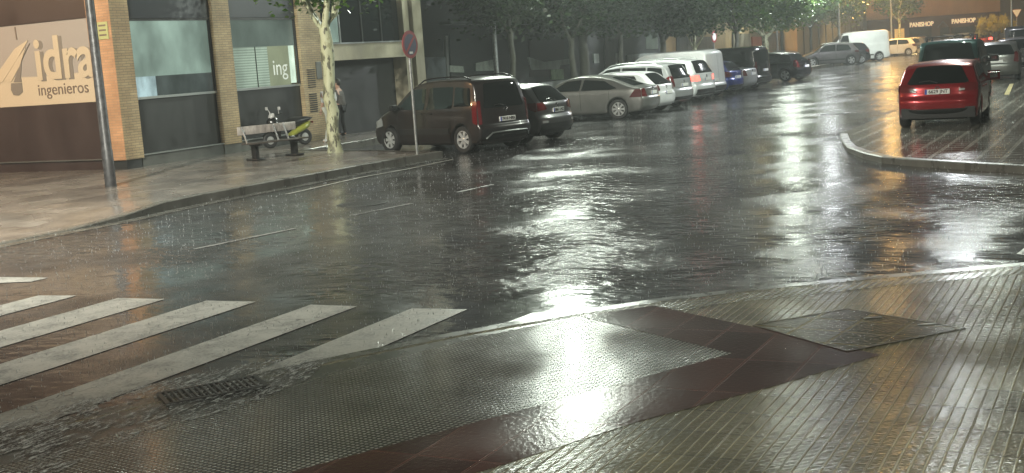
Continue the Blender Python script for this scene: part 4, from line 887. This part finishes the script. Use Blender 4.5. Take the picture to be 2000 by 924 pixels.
# far traffic in front of the shops
for px, py, pm, lb, an, k in ((1795, 101, P_GRY, 'car facing us with both headlamps lit in front of the shops', 200, dict(hlm=HLON)), (1843, 96, P_LSIL, 'silver car under the left half of the shop front', 60, {}), (1872, 94, P_WHT, 'white car under the right shop name', 62, {}), (1917, 94, P_RED, 'red car with its brake lamps glowing far down the street', 10, dict(tlm=REDON))):
    p = at(px, py); d = hatch_spec(c, pm, **k)
    if 'hlm' in k: d['hls'] = [[(3.3, .62), (3.75, .58), (3.75, .72), (3.35, .76)]]
    build_car('parked_car' if 'tlm' not in k and 'hlm' not in k else 'car', lb, (p.x, p.y, 0), R(an), d, 'cars at the end of the street')

# right-hand bay
c = hatch(3.97, 1.74, 1.46, .94, .315, rearlean=.36, rax=.60, fax=3.14)
pL, pR = at(1768, 249), at(1903, 242)
ar = R(2)
cc = put(1836, 247, ar, c, (c.rax - c.L / 2 - .1, 0))
build_car('red_hatchback', 'ruby red hatchback parked on the paved bay, its tail towards us', cc, ar, hatch_spec(c, P_RED, plate=('6629 JNT', .80), bump=(.22, .42),
    tlr=[[(.44, .78), (.84, .80), (.84, .96), (.66, .98), (.50, .90)]], wlr=[[(.47, .80), (.60, .81), (.60, .85), (.47, .84)]], tls=[[(.06, .78), (.20, .82), (.24, .96), (.08, .97)]]), 'cars parked in the right-hand bay')
c = Car(4.38, 1.81, 1.83, [(.14, .24, 0), (.02, .34, .08), (0, .58, .08), (.06, .66, .04), (.08, 1.05, .1), (.18, 1.68, .12), (.36, 1.80, .2), (1.5, 1.83, .8), (2.45, 1.75, .5), (3.28, 1.12, .25), (3.95, .98, .4), (4.27, .80, .2), (4.38, .55, .12), (4.34, .28, .08), (4.2, .2, 0)], 1.10, .74, 3.47, .325, .13)
d = dict(mpv_spec); d.update(c=c, paint=P_GRN, plate=('', .76), rails=None, bars=(.75, 1.9), rw=[(-.83, 1.02), (.83, 1.02), (.74, 1.73), (-.74, 1.73)], skid=None, spokes=5)
p = put(1797, 203, R(1), c, (-c.L / 2 + .08, c.W / 2 - .12))
build_car('leisure_van', 'dark teal van with roof bars parked ahead of the red hatchback', p, R(1), d, 'cars parked in the right-hand bay')
c = carrier(4.5, 1.76, 1.5, .97, .3)
p = at(1940, 158); build_car('parked_car', 'silver estate car beyond the teal van, yellow bay line beside it', (p.x + 1.6, p.y, 0), R(4), wag_spec(c, P_SIL, rails=None), 'cars parked in the right-hand bay')
c = hatch(4.1, 1.75, 1.52, .97, .31)
p = at(1972, 143); build_car('parked_car', 'dark grey hatchback in front of the silver estate at the right edge', (p.x + 3.5, p.y, 0), R(4), hatch_spec(c, P_GR2), 'cars parked in the right-hand bay')
c = pvan(4.9, 1.9, 1.95)
p = at(1990, 120); build_car('parked_van', 'pale grey van under the give-way sign at the right edge', (p.x + 2, p.y, 0), R(4), van_spec(c, P_GR2, rw=[(-.75, 1.15), (.75, 1.15), (.7, 1.74), (-.7, 1.74)], seamr=()), 'cars parked in the right-hand bay')
# ------------------------------------------------------------------ trees
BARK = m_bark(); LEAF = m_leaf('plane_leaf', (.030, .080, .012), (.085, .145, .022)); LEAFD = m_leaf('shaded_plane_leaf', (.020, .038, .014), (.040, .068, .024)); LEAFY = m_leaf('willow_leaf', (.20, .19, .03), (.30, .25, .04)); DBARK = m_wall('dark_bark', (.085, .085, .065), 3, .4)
def limb(bm, p0, d, L_, r, rnd, depth, tips):
    pts = [Vector(p0)]; n = 5; dd = Vector(d).normalized()
    for k in range(n):
        dd = (dd + Vector((rnd.uniform(-.22, .22), rnd.uniform(-.22, .22), rnd.uniform(-.05, .18)))).normalized(); pts.append(pts[-1] + dd * L_ / n)
    tube(bm, pts, [r * (1 - .6 * k / n) for k in range(n + 1)], 8 if r > .05 else 5)
    tips += pts[2:]
    if depth:
        for q in range(3):
            k = rnd.choice((2, 3, 4, 5)); a = rnd.uniform(0, 6.28); v = (dd * .8 + Vector((math.cos(a), math.sin(a), rnd.uniform(-.1, .5))) * .9)
            limb(bm, pts[k], v, L_ * .62, r * .45, rnd, depth - 1, tips)
def tree(name, label, cat, x, y, seed, fork=3.0, r=.14, limbs=None, spread=2.2, nleaf=4200, leafsize=.13, bark=None, low=3.3, leaf=None, group='plane trees along the left pavement', knob=False, trunkpts=None):
    rnd = random.Random(seed); t = thing(name, label, cat, (x, y, hp(x, y) if y < 20 else .15), 0, group)
    bm = bmesh.new(); tips = []; n = 9; off = [Vector((rnd.uniform(-.04, .04), rnd.uniform(-.04, .04), 0)) for _ in range(n)]
    pts = [Vector((0, 0, -.05)), Vector((0, 0, .12))] + [Vector((0, 0, fork * k / n)) + off[k - 1] for k in range(1, n)] + [Vector((0, 0, fork))]
    rad = [r * 1.5, r * 1.15] + [r * (1.05 - .22 * k / n) for k in range(1, n)] + [r * .9]
    if knob: rad[-3] *= 1.25; rad[-2] *= 1.18
    tube(bm, pts, rad, 14)
    for d, L_, rr in (limbs or [((.7, .2, 1), 2.0, .6), ((-.8, -.1, 1), 2.2, .6), ((.1, -.7, 1), 2.0, .5), ((0, .7, 1.1), 2.0, .5)]):
        limb(bm, Vector((0, 0, fork - .12)), d, L_, r * rr, rnd, 2, tips)
    obj('trunk', bm, bark or BARK, t, 60)
    vs = []; fs = []; 
    cl = [p for p in tips if p.z > low] or tips
    cl = [p + Vector((rnd.gauss(0, .25), rnd.gauss(0, .25), rnd.gauss(0, .2))) for p in cl]
    for k in range(nleaf):
        c_ = rnd.choice(cl); p = c_ + Vector((rnd.gauss(0, .34), rnd.gauss(0, .34), rnd.gauss(0, .26) - .1)) * (spread / 2.2)
        if p.z < low - .5: continue
        s_ = leafsize * rnd.uniform(.6, 1.3); a = rnd.uniform(0, 6.28); tl = rnd.uniform(-.9, .5)
        d1 = Vector((math.cos(a), math.sin(a), tl)).normalized(); d2 = d1.cross(Vector((rnd.uniform(-1, 1), rnd.uniform(-1, 1), 1))).normalized()
        i = len(vs); vs += [p, p + d1 * s_ * .45 + d2 * s_ * .5, p + d1 * s_ * 1.1, p + d1 * s_ * .45 - d2 * s_ * .5]; fs.append((i, i + 1, i + 2, i + 3))
    me = bpy.data.meshes.new('crown'); me.from_pydata([tuple(v) for v in vs], [], fs); me.materials.append(leaf or LEAF)
    o = bpy.data.objects.new('crown', me); C.objects.link(o); o.parent = t
    return t
p = at(655, 298, .16)
tree('plane_tree', 'mottled plane tree with knotty fork standing beside the bench', 'tree', p.x, p.y, 3, 3.05, .155, [((.75, -.65, 1.25), 2.6, .72), ((-.12, .05, 1.5), 2.4, .62), ((-.45, .5, 1.6), 2.4, .4), ((.4, .7, 1), 2.2, .4)], 2.8, 7500, .13, knob=True, low=3.85)
TS = [(1000, 19.9, 5, .12, 2.9, 'slim plane tree behind the roof of the brown van'), (1118, 20.0, 8, .13, 2.6, 'crooked plane tree behind the silver saloon, left of a thicker trunk'), (1142, 20.9, 12, .22, 2.7, 'thick dark plane tree trunk behind the silver saloon'), (1213, 20.2, 9, .12, 2.7, 'plane tree with leaning trunk above the low white hatchback'), (1296, 20.0, 14, .17, 2.35, 'plane tree forking low above the white off-roader'), (1357, 20.2, 21, .13, 1.9, 'plane tree with short pale fork above the white panel van'), (1497, 20.3, 4, .19, 2.25, 'brightly lit pale plane tree with a wide Y fork'), (1529, 22.6, 33, .15, 2.6, 'thin plane tree with one low slanting limb right of the bright fork')]
for px, y, sd, r, fk, lb in TS:
    q = onv(px, 120, y); big = px > 1200
    tree('plane_tree', lb, 'tree', q.x, q.y, sd, fk, r, None if px != 1497 else [((.95, -.7, 1.0), 2.3, .62), ((-.8, .75, 1.25), 2.6, .62), ((.1, .3, 1), 2.4, .4)], 3.3, 8500 if big else 8500, .17 if big else .16, low=3.0 if big else 3.15, bark=None if px in (1497, 1357) else DBARK, leaf=LEAFD if px < 1400 else None)  # dim trees: shade put into darker bark and leaf colours
for px, y, sd, lb in ((1585, 22.0, 41, 'dark leafy tree above the grey crossover'), (1640, 22.4, 44, 'dark leafy tree left of the tall white van'), (1440, 21.0, 46, 'leafy tree between the short fork and the bright fork')):
    q = onv(px, 100, y); tree('plane_tree', lb, 'tree', q.x, q.y, sd, 2.6, .14, None, 2.6, 3800, .19, low=3.1, bark=DBARK)
p = at(1752, 103); tree('plane_tree', 'vivid green tree hanging down over the yellow window', 'tree', p.x - 8, p.y - 1.6, 52, 2.9, .12, None, 2.3, 4200, .20, low=2.5, group='trees at the end of the street')
# yellow weeping shrub tree
rnd = random.Random(5); p = at(1946, 98); wt = thing('weeping_tree', 'round yellow-green weeping tree glowing under an amber lamp by the shops', 'tree', (p.x, p.y, 0), 0)
bm = bmesh.new(); tube(bm, [(0, 0, 0), (.03, 0, .5), (0, 0, 1.0)], [.12, .1, .07], 8)
vs = []; fs = []
for k in range(46):
    a = rnd.uniform(0, 6.28); rr = rnd.uniform(.5, 1.6); top = rnd.uniform(2.0, 3.1) - .25 * rr; pts = [Vector((math.cos(a) * rr * f_, math.sin(a) * rr * f_, 1 + (top - 1) * (1 - (1 - f_) ** 2) - (max(0, f_ - .8) * 1.5))) for f_ in (0, .3, .6, .85, 1)]
    tube(bm, pts, [.03, .02, .014, .01, .006], 4, False)
    for m_ in range(95):
        f_ = rnd.uniform(.35, 1.05); i0 = min(3, int(f_ * 4)); q = pts[i0].lerp(pts[i0 + 1], min(1, f_ * 4 - i0)) + Vector((rnd.gauss(0, .10), rnd.gauss(0, .10), rnd.gauss(-.02, .12)))
        d1 = Vector((rnd.uniform(-.3, .3), rnd.uniform(-.3, .3), rnd.choice((-1, 1)))).normalized() * .16; d2 = Vector((math.cos(a + k), math.sin(a + k), 0)) * .035; i = len(vs); vs += [q, q + d1 * .5 + d2, q + d1, q + d1 * .5 - d2]; fs.append((i, i + 1, i + 2, i + 3))
obj('trunk', bm, DBARK, wt, 60)
me = bpy.data.meshes.new('crown'); me.from_pydata([tuple(v) for v in vs], [], fs); me.materials.append(LEAFY); o = bpy.data.objects.new('crown', me); C.objects.link(o); o.parent = wt

# ------------------------------------------------------------------ post, signs
p = at(217, 366, .15); lp = thing('street_lamp', 'thick scuffed grey lamp post standing on the pavement before the sign wall', 'street lamp', (p.x, p.y, .10), 0, 'street lamps')
bm = bmesh.new(); tube(bm, [(0, 0, -.06), (0, 0, .06), (0, 0, .07), (0, 0, .8), (0, 0, .82), (0, 0, 5), (0, 0, 8.6)], [.135, .135, .115, .112, .105, .085, .06], 20); obj('pole', bm, GALVD, lp, 40)
bm = bmesh.new(); tube(bm, [(0, 0, 8.55), (.1, -.6, 8.9), (.2, -1.5, 9.0)], [.05, .04, .04], 8); bx(bm, -.05, -2.2, 8.92, .45, -1.4, 9.04, .03); obj('lamp_head', bm, DARKP, lp, 40)
p = at(815, 303, .14); ns = thing('no_parking_sign', 'round no-parking sign on a slim galvanised pole at the kerb end', 'road sign', (p.x, p.y, hp(p.x, p.y)), R(268))
bm = bmesh.new(); tube(bm, [(0, 0, -.02), (0, 0, 2.75)], .03, 12); obj('pole', bm, GALV, ns, 60)
def disc(name, r, x0, x1, m, par, z, n=32):
    bm = bmesh.new(); v0 = [bm.verts.new((x0, r * math.cos(6.2832 * k / n), z + r * math.sin(6.2832 * k / n))) for k in range(n)]; v1 = [bm.verts.new((x1, v.co.y, v.co.z)) for v in v0]
    bm.faces.new(v0); bm.faces.new(v1[::-1])
    for k in range(n): bm.faces.new((v0[k], v1[k], v1[(k + 1) % n], v0[(k + 1) % n]))
    bmesh.ops.recalc_face_normals(bm, faces=bm.faces); return obj(name, bm, m, par, 40)
SRED = mat('sign_red', (.27, .035, .04), .5); SBLU = mat('sign_blue', (.06, .06, .11), .5)
zc = 2.47; f0 = disc('sign_disc', .31, .035, .05, SRED, ns, zc); disc('sign_face', .235, .05, .054, SBLU, f0, zc)
bm = bmesh.new(); bx(bm, .054, -.235, -.03, .057, .235, .03); bmesh.ops.rotate(bm, verts=bm.verts, matrix=Matrix.Rotation(R(45), 3, 'X')); bmesh.ops.translate(bm, verts=bm.verts, vec=(0, 0, zc)); obj('sign_bar', bm, SRED, f0)
obj('sticker', box(.055, -.06, zc - .21, .059, .07, zc - .16), PLATE, f0)
q = onv(1395, 108, 19.5); s2_ = thing('road_sign', 'small round road sign on a thin post above the white panel van', 'road sign', (q.x, q.y, .15), R(262))
bm = bmesh.new(); tube(bm, [(0, 0, 0), (0, 0, 2.45)], .035, 8); obj('pole', bm, GALV, s2_, 60); disc('sign_disc', .30, .03, .045, SRED, s2_, 2.35); disc('sign_face', .2, .045, .05, PLATE, s2_, 2.35)
# give-way sign
y = 62; d = ray(1986, y); t = 104 / d.dot(Fh); b_ = d * t; gw = thing('give_way_sign', 'white inverted-triangle give-way sign before the grey building', 'road sign', (b_.x, b_.y, 0), R(188))
bm = bmesh.new(); tube(bm, [(0, 0, 0), (0, 0, 2.5)], .035, 8); obj('pole', bm, GALV, gw, 60)
obj('sign_plate', prism([(-.40, 3.2), (.40, 3.2), (0, 2.5)], .03, .045, 'x'), SRED, gw); obj('sign_face', prism([(-.35, 3.17), (.35, 3.17), (0, 2.55)], .045, .052, 'x'), mat('sign_white', (.75, .76, .74), .4), gw)

# ------------------------------------------------------------------ bench
a, b = at(500, 313, .18), at(576, 303, .18); bd = (b - a); an = math.atan2(bd.y, bd.x); Lb = bd.length
bn = thing('park_bench', 'wet-topped street bench with metal struts facing the road', 'bench', (a.x, a.y, hp(a.x, a.y)), an)
DST = mat('dark_painted_steel', (.03, .03, .032), .35, .5); WOODW = m_wall('wet_grey_bench_board', (.34, .31, .29), 9, .45, .35)
x0, x1 = -.28, Lb + .28
bm = bmesh.new(); bx(bm, x0, .22, .62, x1, .26, .82, .012); obj('backrest', bm, WOODW, bn, 40)
bm = bmesh.new(); bx(bm, x0, -.28, .40, x1, -.16, .435, .01); bx(bm, x0, -.13, .40, x1, -.01, .435, .01); bx(bm, x0, .02, .40, x1, .14, .435, .01); obj('seat', bm, mat('dark_wet_board', (.06, .05, .045), .25), bn, 40)
for k, x in enumerate((0, Lb)):
    bm = bmesh.new(); bx(bm, x - .05, -.09, .0, x + .05, .09, .36, .01); bx(bm, x - .13, -.22, .0, x + .13, .22, .05, .02); bx(bm, x - .04, -.27, .35, x + .04, .16, .40, .01); obj('leg', bm, DST, bn, 40)
for x in (x0 + .08, Lb * .62, Lb * .88):
    bm = bmesh.new(); tube(bm, [(x, .0, .41), (x + .04, .235, .80)], .022, 8); obj('backrest_strut', bm, mat('steel_strut', (.5, .5, .5), .3, .9), bn, 60)

# ------------------------------------------------------------------ scooter behind the bench
p = at(578, 285, .2); sct = thing('motor_scooter', 'black and yellow motor scooter parked between the bench and the brick pillar', 'scooter', (p.x - .08, p.y + .2, hp(p.x, p.y)), R(158)); sct.scale = (.88, .88, .88)
YP = paint('acid_yellow_paint', (.28, .30, .05), 0, .3); BK2 = paint('gloss_black_paint', (.012, .012, .013), .1, .25)
# local x forward; front to the left of the photo
for x in (-.62, .62):
    bm = bmesh.new(); n = 20
    for r_, w_ in (): pass
    lathe(bm, [(.13, -.05), (.21, -.06), (.25, -.03), (.25, .03), (.21, .06), (.13, .05), (.13, -.05)], n, 'y'); w_ = obj('wheel', bm, RUB, sct, 40); w_.location = (x, 0, .25)
    bm = bmesh.new(); lathe(bm, [(.13, -.03), (.10, -.035), (.001, -.05)], n, 'y'); lathe(bm, [(.13, .03), (.10, .035), (.001, .05)], n, 'y'); obj('rim', bm, RIM, w_, 40)
def loft(secs, n=14):
    """secs: (x, zc, half width, half height)"""
    bm = bmesh.new(); rs = []
    for x, z, w_, h_ in secs: rs.append([bm.verts.new((x, w_ * math.cos(6.2832 * k / n), z + h_ * math.sin(6.2832 * k / n))) for k in range(n)])
    for a_, b__ in zip(rs, rs[1:]):
        for k in range(n): bm.faces.new((a_[k], a_[(k + 1) % n], b__[(k + 1) % n], b__[k]))
    bm.faces.new(rs[0]); bm.faces.new(rs[-1][::-1]); bmesh.ops.recalc_face_normals(bm, faces=bm.faces); return bm
obj('tail_fairing', loft([(-.86, .68, .03, .05), (-.76, .62, .12, .11), (-.55, .54, .16, .12), (-.25, .42, .15, .11), (-.1, .34, .12, .08)]), YP, sct, 50)
obj('seat', loft([(-.92, .82, .06, .03), (-.72, .80, .15, .08), (-.35, .74, .19, .16), (-.08, .70, .18, .18), (.12, .62, .10, .12)]), BLK, sct, 50)
obj('front_apron', loft([(.30, .50, .16, .30), (.38, .66, .20, .32), (.50, .74, .19, .24), (.60, .78, .12, .14), (.66, .80, .05, .06)]), BK2, sct, 50)
obj('footboard', box(-.2, -.15, .24, .38, .15, .34, .04), BK2, sct, 40)
obj('mudguard', loft([(.40, .48, .07, .03), (.55, .54, .08, .03), (.72, .50, .07, .03), (.84, .40, .05, .03)]), BK2, sct, 50)
bm = bmesh.new(); tube(bm, [(.62, 0, .25), (.50, 0, .70), (.42, 0, 1.02)], .03, 8); obj('fork', bm, DST, sct, 60)
bm = bmesh.new(); tube(bm, [(.30, .34, 1.06), (.40, .2, 1.04), (.44, 0, 1.03), (.40, -.2, 1.04), (.30, -.34, 1.06)], .018, 8); obj('handlebar', bm, DST, sct, 60)
for sg in (1, -1):
    bm = bmesh.new(); tube(bm, [(.38, sg * .26, 1.05), (.42, sg * .32, 1.20)], .008, 5); bx(bm, .41, sg * .38 - .07, 1.16, .44, sg * .38 + .07, 1.26, .02); obj('mirror', bm, mat('pale_plastic', (.5, .5, .5), .3), sct, 40)
obj('headlight', loft([(.44, 1.0, .10, .08), (.52, .97, .11, .09), (.57, .95, .07, .06)]), mat('pale_plastic'), sct, 50)
obj('tail_light', box(-.95, -.06, .66, -.90, .06, .72, .01), REDL, sct, 40)
bm = bmesh.new(); tube(bm, [(-.1, -.16, .25), (-.45, -.18, .28), (-.85, -.18, .36)], [.03, .05, .05], 8); obj('exhaust_pipe', bm, CHR, sct, 60)

# ------------------------------------------------------------------ people
def skin(name, verts, edges, rad, m, par, sub=2, root=0):
    me = bpy.data.meshes.new(name); me.from_pydata(verts, edges, []); o = bpy.data.objects.new(name, me); C.objects.link(o)
    md = o.modifiers.new('s', 'SKIN'); 
    for i, r_ in enumerate(rad): me.skin_vertices[0].data[i].radius = (r_, r_) if not isinstance(r_, tuple) else r_
    me.skin_vertices[0].data[root].use_root = True; md.use_smooth_shade = True
    sb_ = o.modifiers.new('d', 'SUBSURF'); sb_.levels = sub; sb_.render_levels = sub
    bpy.context.view_layer.update(); m2 = bpy.data.meshes.new_from_object(o.evaluated_get(bpy.context.evaluated_depsgraph_get())); bpy.data.objects.remove(o)
    m2.name = name; m2.materials.clear(); m2.materials.append(m); o = bpy.data.objects.new(name, m2); C.objects.link(o); o.parent = par; return o
SKN = mat('skin', (.42, .26, .19), .5)
def person(label, loc_, rz, J, shirt, trous, shoe, hair, scale=1.0):
    """J: joint name -> (x forward, y left, z)"""
    t = thing('person', label, 'person', loc_, rz); t.scale = (scale,) * 3
    N = list(J); V_ = [J[k] for k in N]; ix = {k: i for i, k in enumerate(N)}
    E_ = [('pelvis', 'belly'), ('belly', 'chest'), ('chest', 'neck'), ('neck', 'jaw'), ('jaw', 'head'), ('head', 'crown')]
    for s_ in 'lr': E_ += [('chest', 'sho' + s_), ('sho' + s_, 'elb' + s_), ('elb' + s_, 'wri' + s_), ('wri' + s_, 'palm' + s_), ('pelvis', 'hip' + s_), ('hip' + s_, 'kne' + s_), ('kne' + s_, 'ank' + s_), ('ank' + s_, 'toe' + s_)]
    Rr = dict(pelvis=.13, belly=.125, chest=.145, neck=.058, jaw=.075, head=.098, crown=.07)
    for s_ in 'lr': Rr.update({'sho' + s_: .06, 'elb' + s_: .042, 'wri' + s_: .028, 'palm' + s_: .034, 'hip' + s_: .09, 'kne' + s_: .058, 'ank' + s_: .038, 'toe' + s_: .035})
    body = skin('body', V_, [(ix[a_], ix[b_]) for a_, b_ in E_], [Rr[k] for k in N], SKN, t)
    def sub(name, ks, es, grow, m, rr={}):
        iy = {k: i for i, k in enumerate(ks)}; return skin(name, [J[k] for k in ks], [(iy[a_], iy[b_]) for a_, b_ in es], [rr.get(k, Rr[k]) + grow for k in ks], m, t)
    sub('shirt', ['belly', 'pelvis', 'chest', 'shol', 'shor', 'elbl', 'elbr'], [('belly', 'pelvis'), ('belly', 'chest'), ('chest', 'shol'), ('chest', 'shor'), ('shol', 'elbl'), ('shor', 'elbr')], .022, shirt)
    sub('trousers', ['pelvis', 'hipl', 'hipr', 'knel', 'kner', 'ankl', 'ankr'], [('pelvis', 'hipl'), ('pelvis', 'hipr'), ('hipl', 'knel'), ('hipr', 'kner'), ('knel', 'ankl'), ('kner', 'ankr')], .018, trous)
    for s_ in 'lr': sub('shoe', ['ank' + s_, 'toe' + s_], [('ank' + s_, 'toe' + s_)], .016, shoe)
    for s_ in 'lr':
        w_ = Vector(J['wri' + s_]); pm_ = Vector(J['palm' + s_]); d_ = (pm_ - w_).normalized(); sd_ = d_.cross(Vector((1, 0, 0))).normalized() if abs(d_.x) < .9 else Vector((0, 1, 0)); up_ = d_.cross(sd_)
        for k in range(5):
            o_ = (k - 1.5) * .019; ln = (.065, .075, .07, .055)[k] if k < 4 else .05
            p0 = pm_ + (sd_ * o_ if k < 4 else sd_ * -.03 - d_ * .02); p1 = p0 + (d_ * ln * .6 if k < 4 else (d_ - sd_ * .8).normalized() * ln * .6); p2 = p1 + (d_ * .7 + up_ * .5).normalized() * ln * .5
            skin('finger' if k < 4 else 'thumb', [tuple(p0), tuple(p1), tuple(p2)], [(0, 1), (1, 2)], [.010, .009, .0075], SKN, body, 1)
    h = Vector(J['head']); bm = bmesh.new(); bmesh.ops.create_icosphere(bm, subdivisions=3, radius=.112); 
    for v in list(bm.verts): v.co = Vector((v.co.x * .98, v.co.y * .88, v.co.z * 1.12))
    bmesh.ops.bisect_plane(bm, geom=bm.verts[:] + bm.edges[:] + bm.faces[:], plane_co=(.03, 0, -.01), plane_no=(.8, 0, -.6), clear_outer=True)
    for v in bm.verts: v.co += h + Vector((-.012, 0, .03)) + Vector((random.uniform(-1, 1), random.uniform(-1, 1), random.uniform(-1, 1))) * .004
    obj('hair', bm, hair, t, 60)
    bm = bmesh.new(); tube(bm, [h + Vector((.085, 0, .02)), h + Vector((.115, 0, -.025)), h + Vector((.09, 0, -.035))], [.008, .016, .01], 6); obj('nose', bm, SKN, body, 60)
    for sg in (1, -1):
        bm = bmesh.new(); bmesh.ops.create_icosphere(bm, subdivisions=2, radius=.012); bmesh.ops.translate(bm, verts=bm.verts, vec=h + Vector((.085, sg * .034, .015))); obj('eye', bm, INK, body, 60)
        bm = bmesh.new(); bmesh.ops.create_icosphere(bm, subdivisions=2, radius=.03); 
        for v in bm.verts: v.co = Vector((v.co.x * .6, v.co.y * .35, v.co.z)) + h + Vector((-.01, sg * .095, 0))
        obj('ear', bm, SKN, body, 60)
    bm = bmesh.new(); tube(bm, [h + Vector((.082, -.025, -.062)), h + Vector((.095, 0, -.064)), h + Vector((.082, .025, -.062))], [.003, .006, .003], 5); obj('mouth', bm, mat('lips', (.25, .08, .07), .5), body, 60)
    return t
def pose(lean=0, lk=(0, 0), rk=(0, 0), la=None, ra=None):
    J = dict(pelvis=(0, 0, .95), belly=(.01 + lean * .3, 0, 1.12), chest=(.0 + lean * .8, 0, 1.33), neck=(lean, 0, 1.50), jaw=(lean * 1.1 + .015, 0, 1.57), head=(lean * 1.15 + .01, 0, 1.66), crown=(lean * 1.15, 0, 1.735))
    for s_, sg, k, a_ in (('l', 1, lk, la), ('r', -1, rk, ra)):
        J['sho' + s_] = (lean * .85, sg * .185, 1.41); J['hip' + s_] = (0, sg * .09, .90)
        J['kne' + s_] = (k[0] * .5 + .03, sg * .10, .50 + .02 * abs(k[0])); J['ank' + s_] = (k[0] - .01, sg * .10, .09 + k[1]); J['toe' + s_] = (k[0] + .15, sg * .11, .04 + k[1])
        e_, w_ = a_ or ((-.03 + lean * .6, sg * .25, 1.12), (.08 + lean * .6, sg * .25, .88)); J['elb' + s_] = e_; J['wri' + s_] = w_; dv = (Vector(w_) - Vector(e_)).normalized() * .08; J['palm' + s_] = tuple(Vector(w_) + dv)
    return J
GSH = mat('grey_brown_shirt', (.075, .070, .065), .8, noise=(8, .2)); DTR = mat('dark_trousers', (.014, .015, .018), .8); WTR = mat('pale_trousers', (.42, .43, .38), .8, noise=(8, .15)); WSH = mat('pale_grey_shirt', (.40, .42, .42), .8, noise=(8, .15)); HAIR = mat('dark_hair', (.012, .010, .009), .6); WSHO = mat('white_shoe', (.55, .55, .53), .6)
p = at(670, 270, .15); person('person in grey-brown top and dark trousers standing in the passage right of the tree', (p.x, p.y, hp(p.x, p.y)), R(100), pose(.03, (.06, 0), (-.05, 0), ((.02, .26, 1.14), (.22, .16, 1.02)), ((-.02, -.27, 1.13), (.18, -.2, .98))), GSH, DTR, BLK, HAIR, .95)
p = at(650, 279, .15); person('person in pale clothes half hidden behind the plane tree trunk', (p.x, p.y, hp(p.x, p.y)), R(178), pose(.0, (.42, .0), (-.08, 0), ((.10, .30, 1.15), (.30, .30, 1.08)), ((-.05, -.28, 1.13), (.08, -.26, .92))), WSH, WTR, WSHO, HAIR, .96)

# ------------------------------------------------------------------ rain bouncing off the road
rnd = random.Random(11); vs = []; fs = []
DRP = mat('raindrop', (.35, .37, .38), .12, spec=.8)
for k in range(13000):
    u_ = rnd.random(); D_ = 5.5 + 34 * u_ ** 1.5; a_ = rnd.uniform(-.42, .42); q = Fh * D_ + Rt * (D_ * math.tan(a_))
    if q.y > 15.0 or (q.x < kerb_x(max(nk[-1][1], min(nk[0][1], q.y))) and q.y < 6): continue
    r_ = rnd.uniform(.0012, .0032) * (1 + D_ / 22); z = r_ + abs(rnd.gauss(0, .02))
    i = len(vs); vs += [(q.x - r_, q.y, z), (q.x + r_, q.y, z), (q.x, q.y - r_, z), (q.x, q.y + r_, z), (q.x, q.y, z - r_), (q.x, q.y, z + r_ * 5)]
    fs += [(i, i + 2, i + 5), (i + 2, i + 1, i + 5), (i + 1, i + 3, i + 5), (i + 3, i, i + 5), (i + 2, i, i + 4), (i + 1, i + 2, i + 4), (i + 3, i + 1, i + 4), (i, i + 3, i + 4)]
me = bpy.data.meshes.new('rain_splashes'); me.from_pydata(vs, [], fs); me.materials.append(DRP); o = bpy.data.objects.new('rain_splashes', me); C.objects.link(o); tag(o, 'raindrops bouncing off the flooded road surface', 'rain', kind='stuff')

# ------------------------------------------------------------------ rain haze
hm = bpy.data.materials.new('rain_haze'); hm.use_nodes = True; nt = hm.node_tree; nt.nodes.remove(nt.nodes['Principled BSDF'])
pv = nt.nodes.new('ShaderNodeVolumePrincipled'); pv.inputs['Color'].default_value = (.85, .9, .92, 1); pv.inputs['Density'].default_value = .0016; pv.inputs['Anisotropy'].default_value = .3
nt.links.new(pv.outputs[0], nt.nodes['Material Output'].inputs['Volume'])
o = obj('haze', box(-320, -320, -1.5, 420, 320, 24), hm); tag(o, 'thin veil of rain and spray hanging over the street', 'haze', kind='stuff')
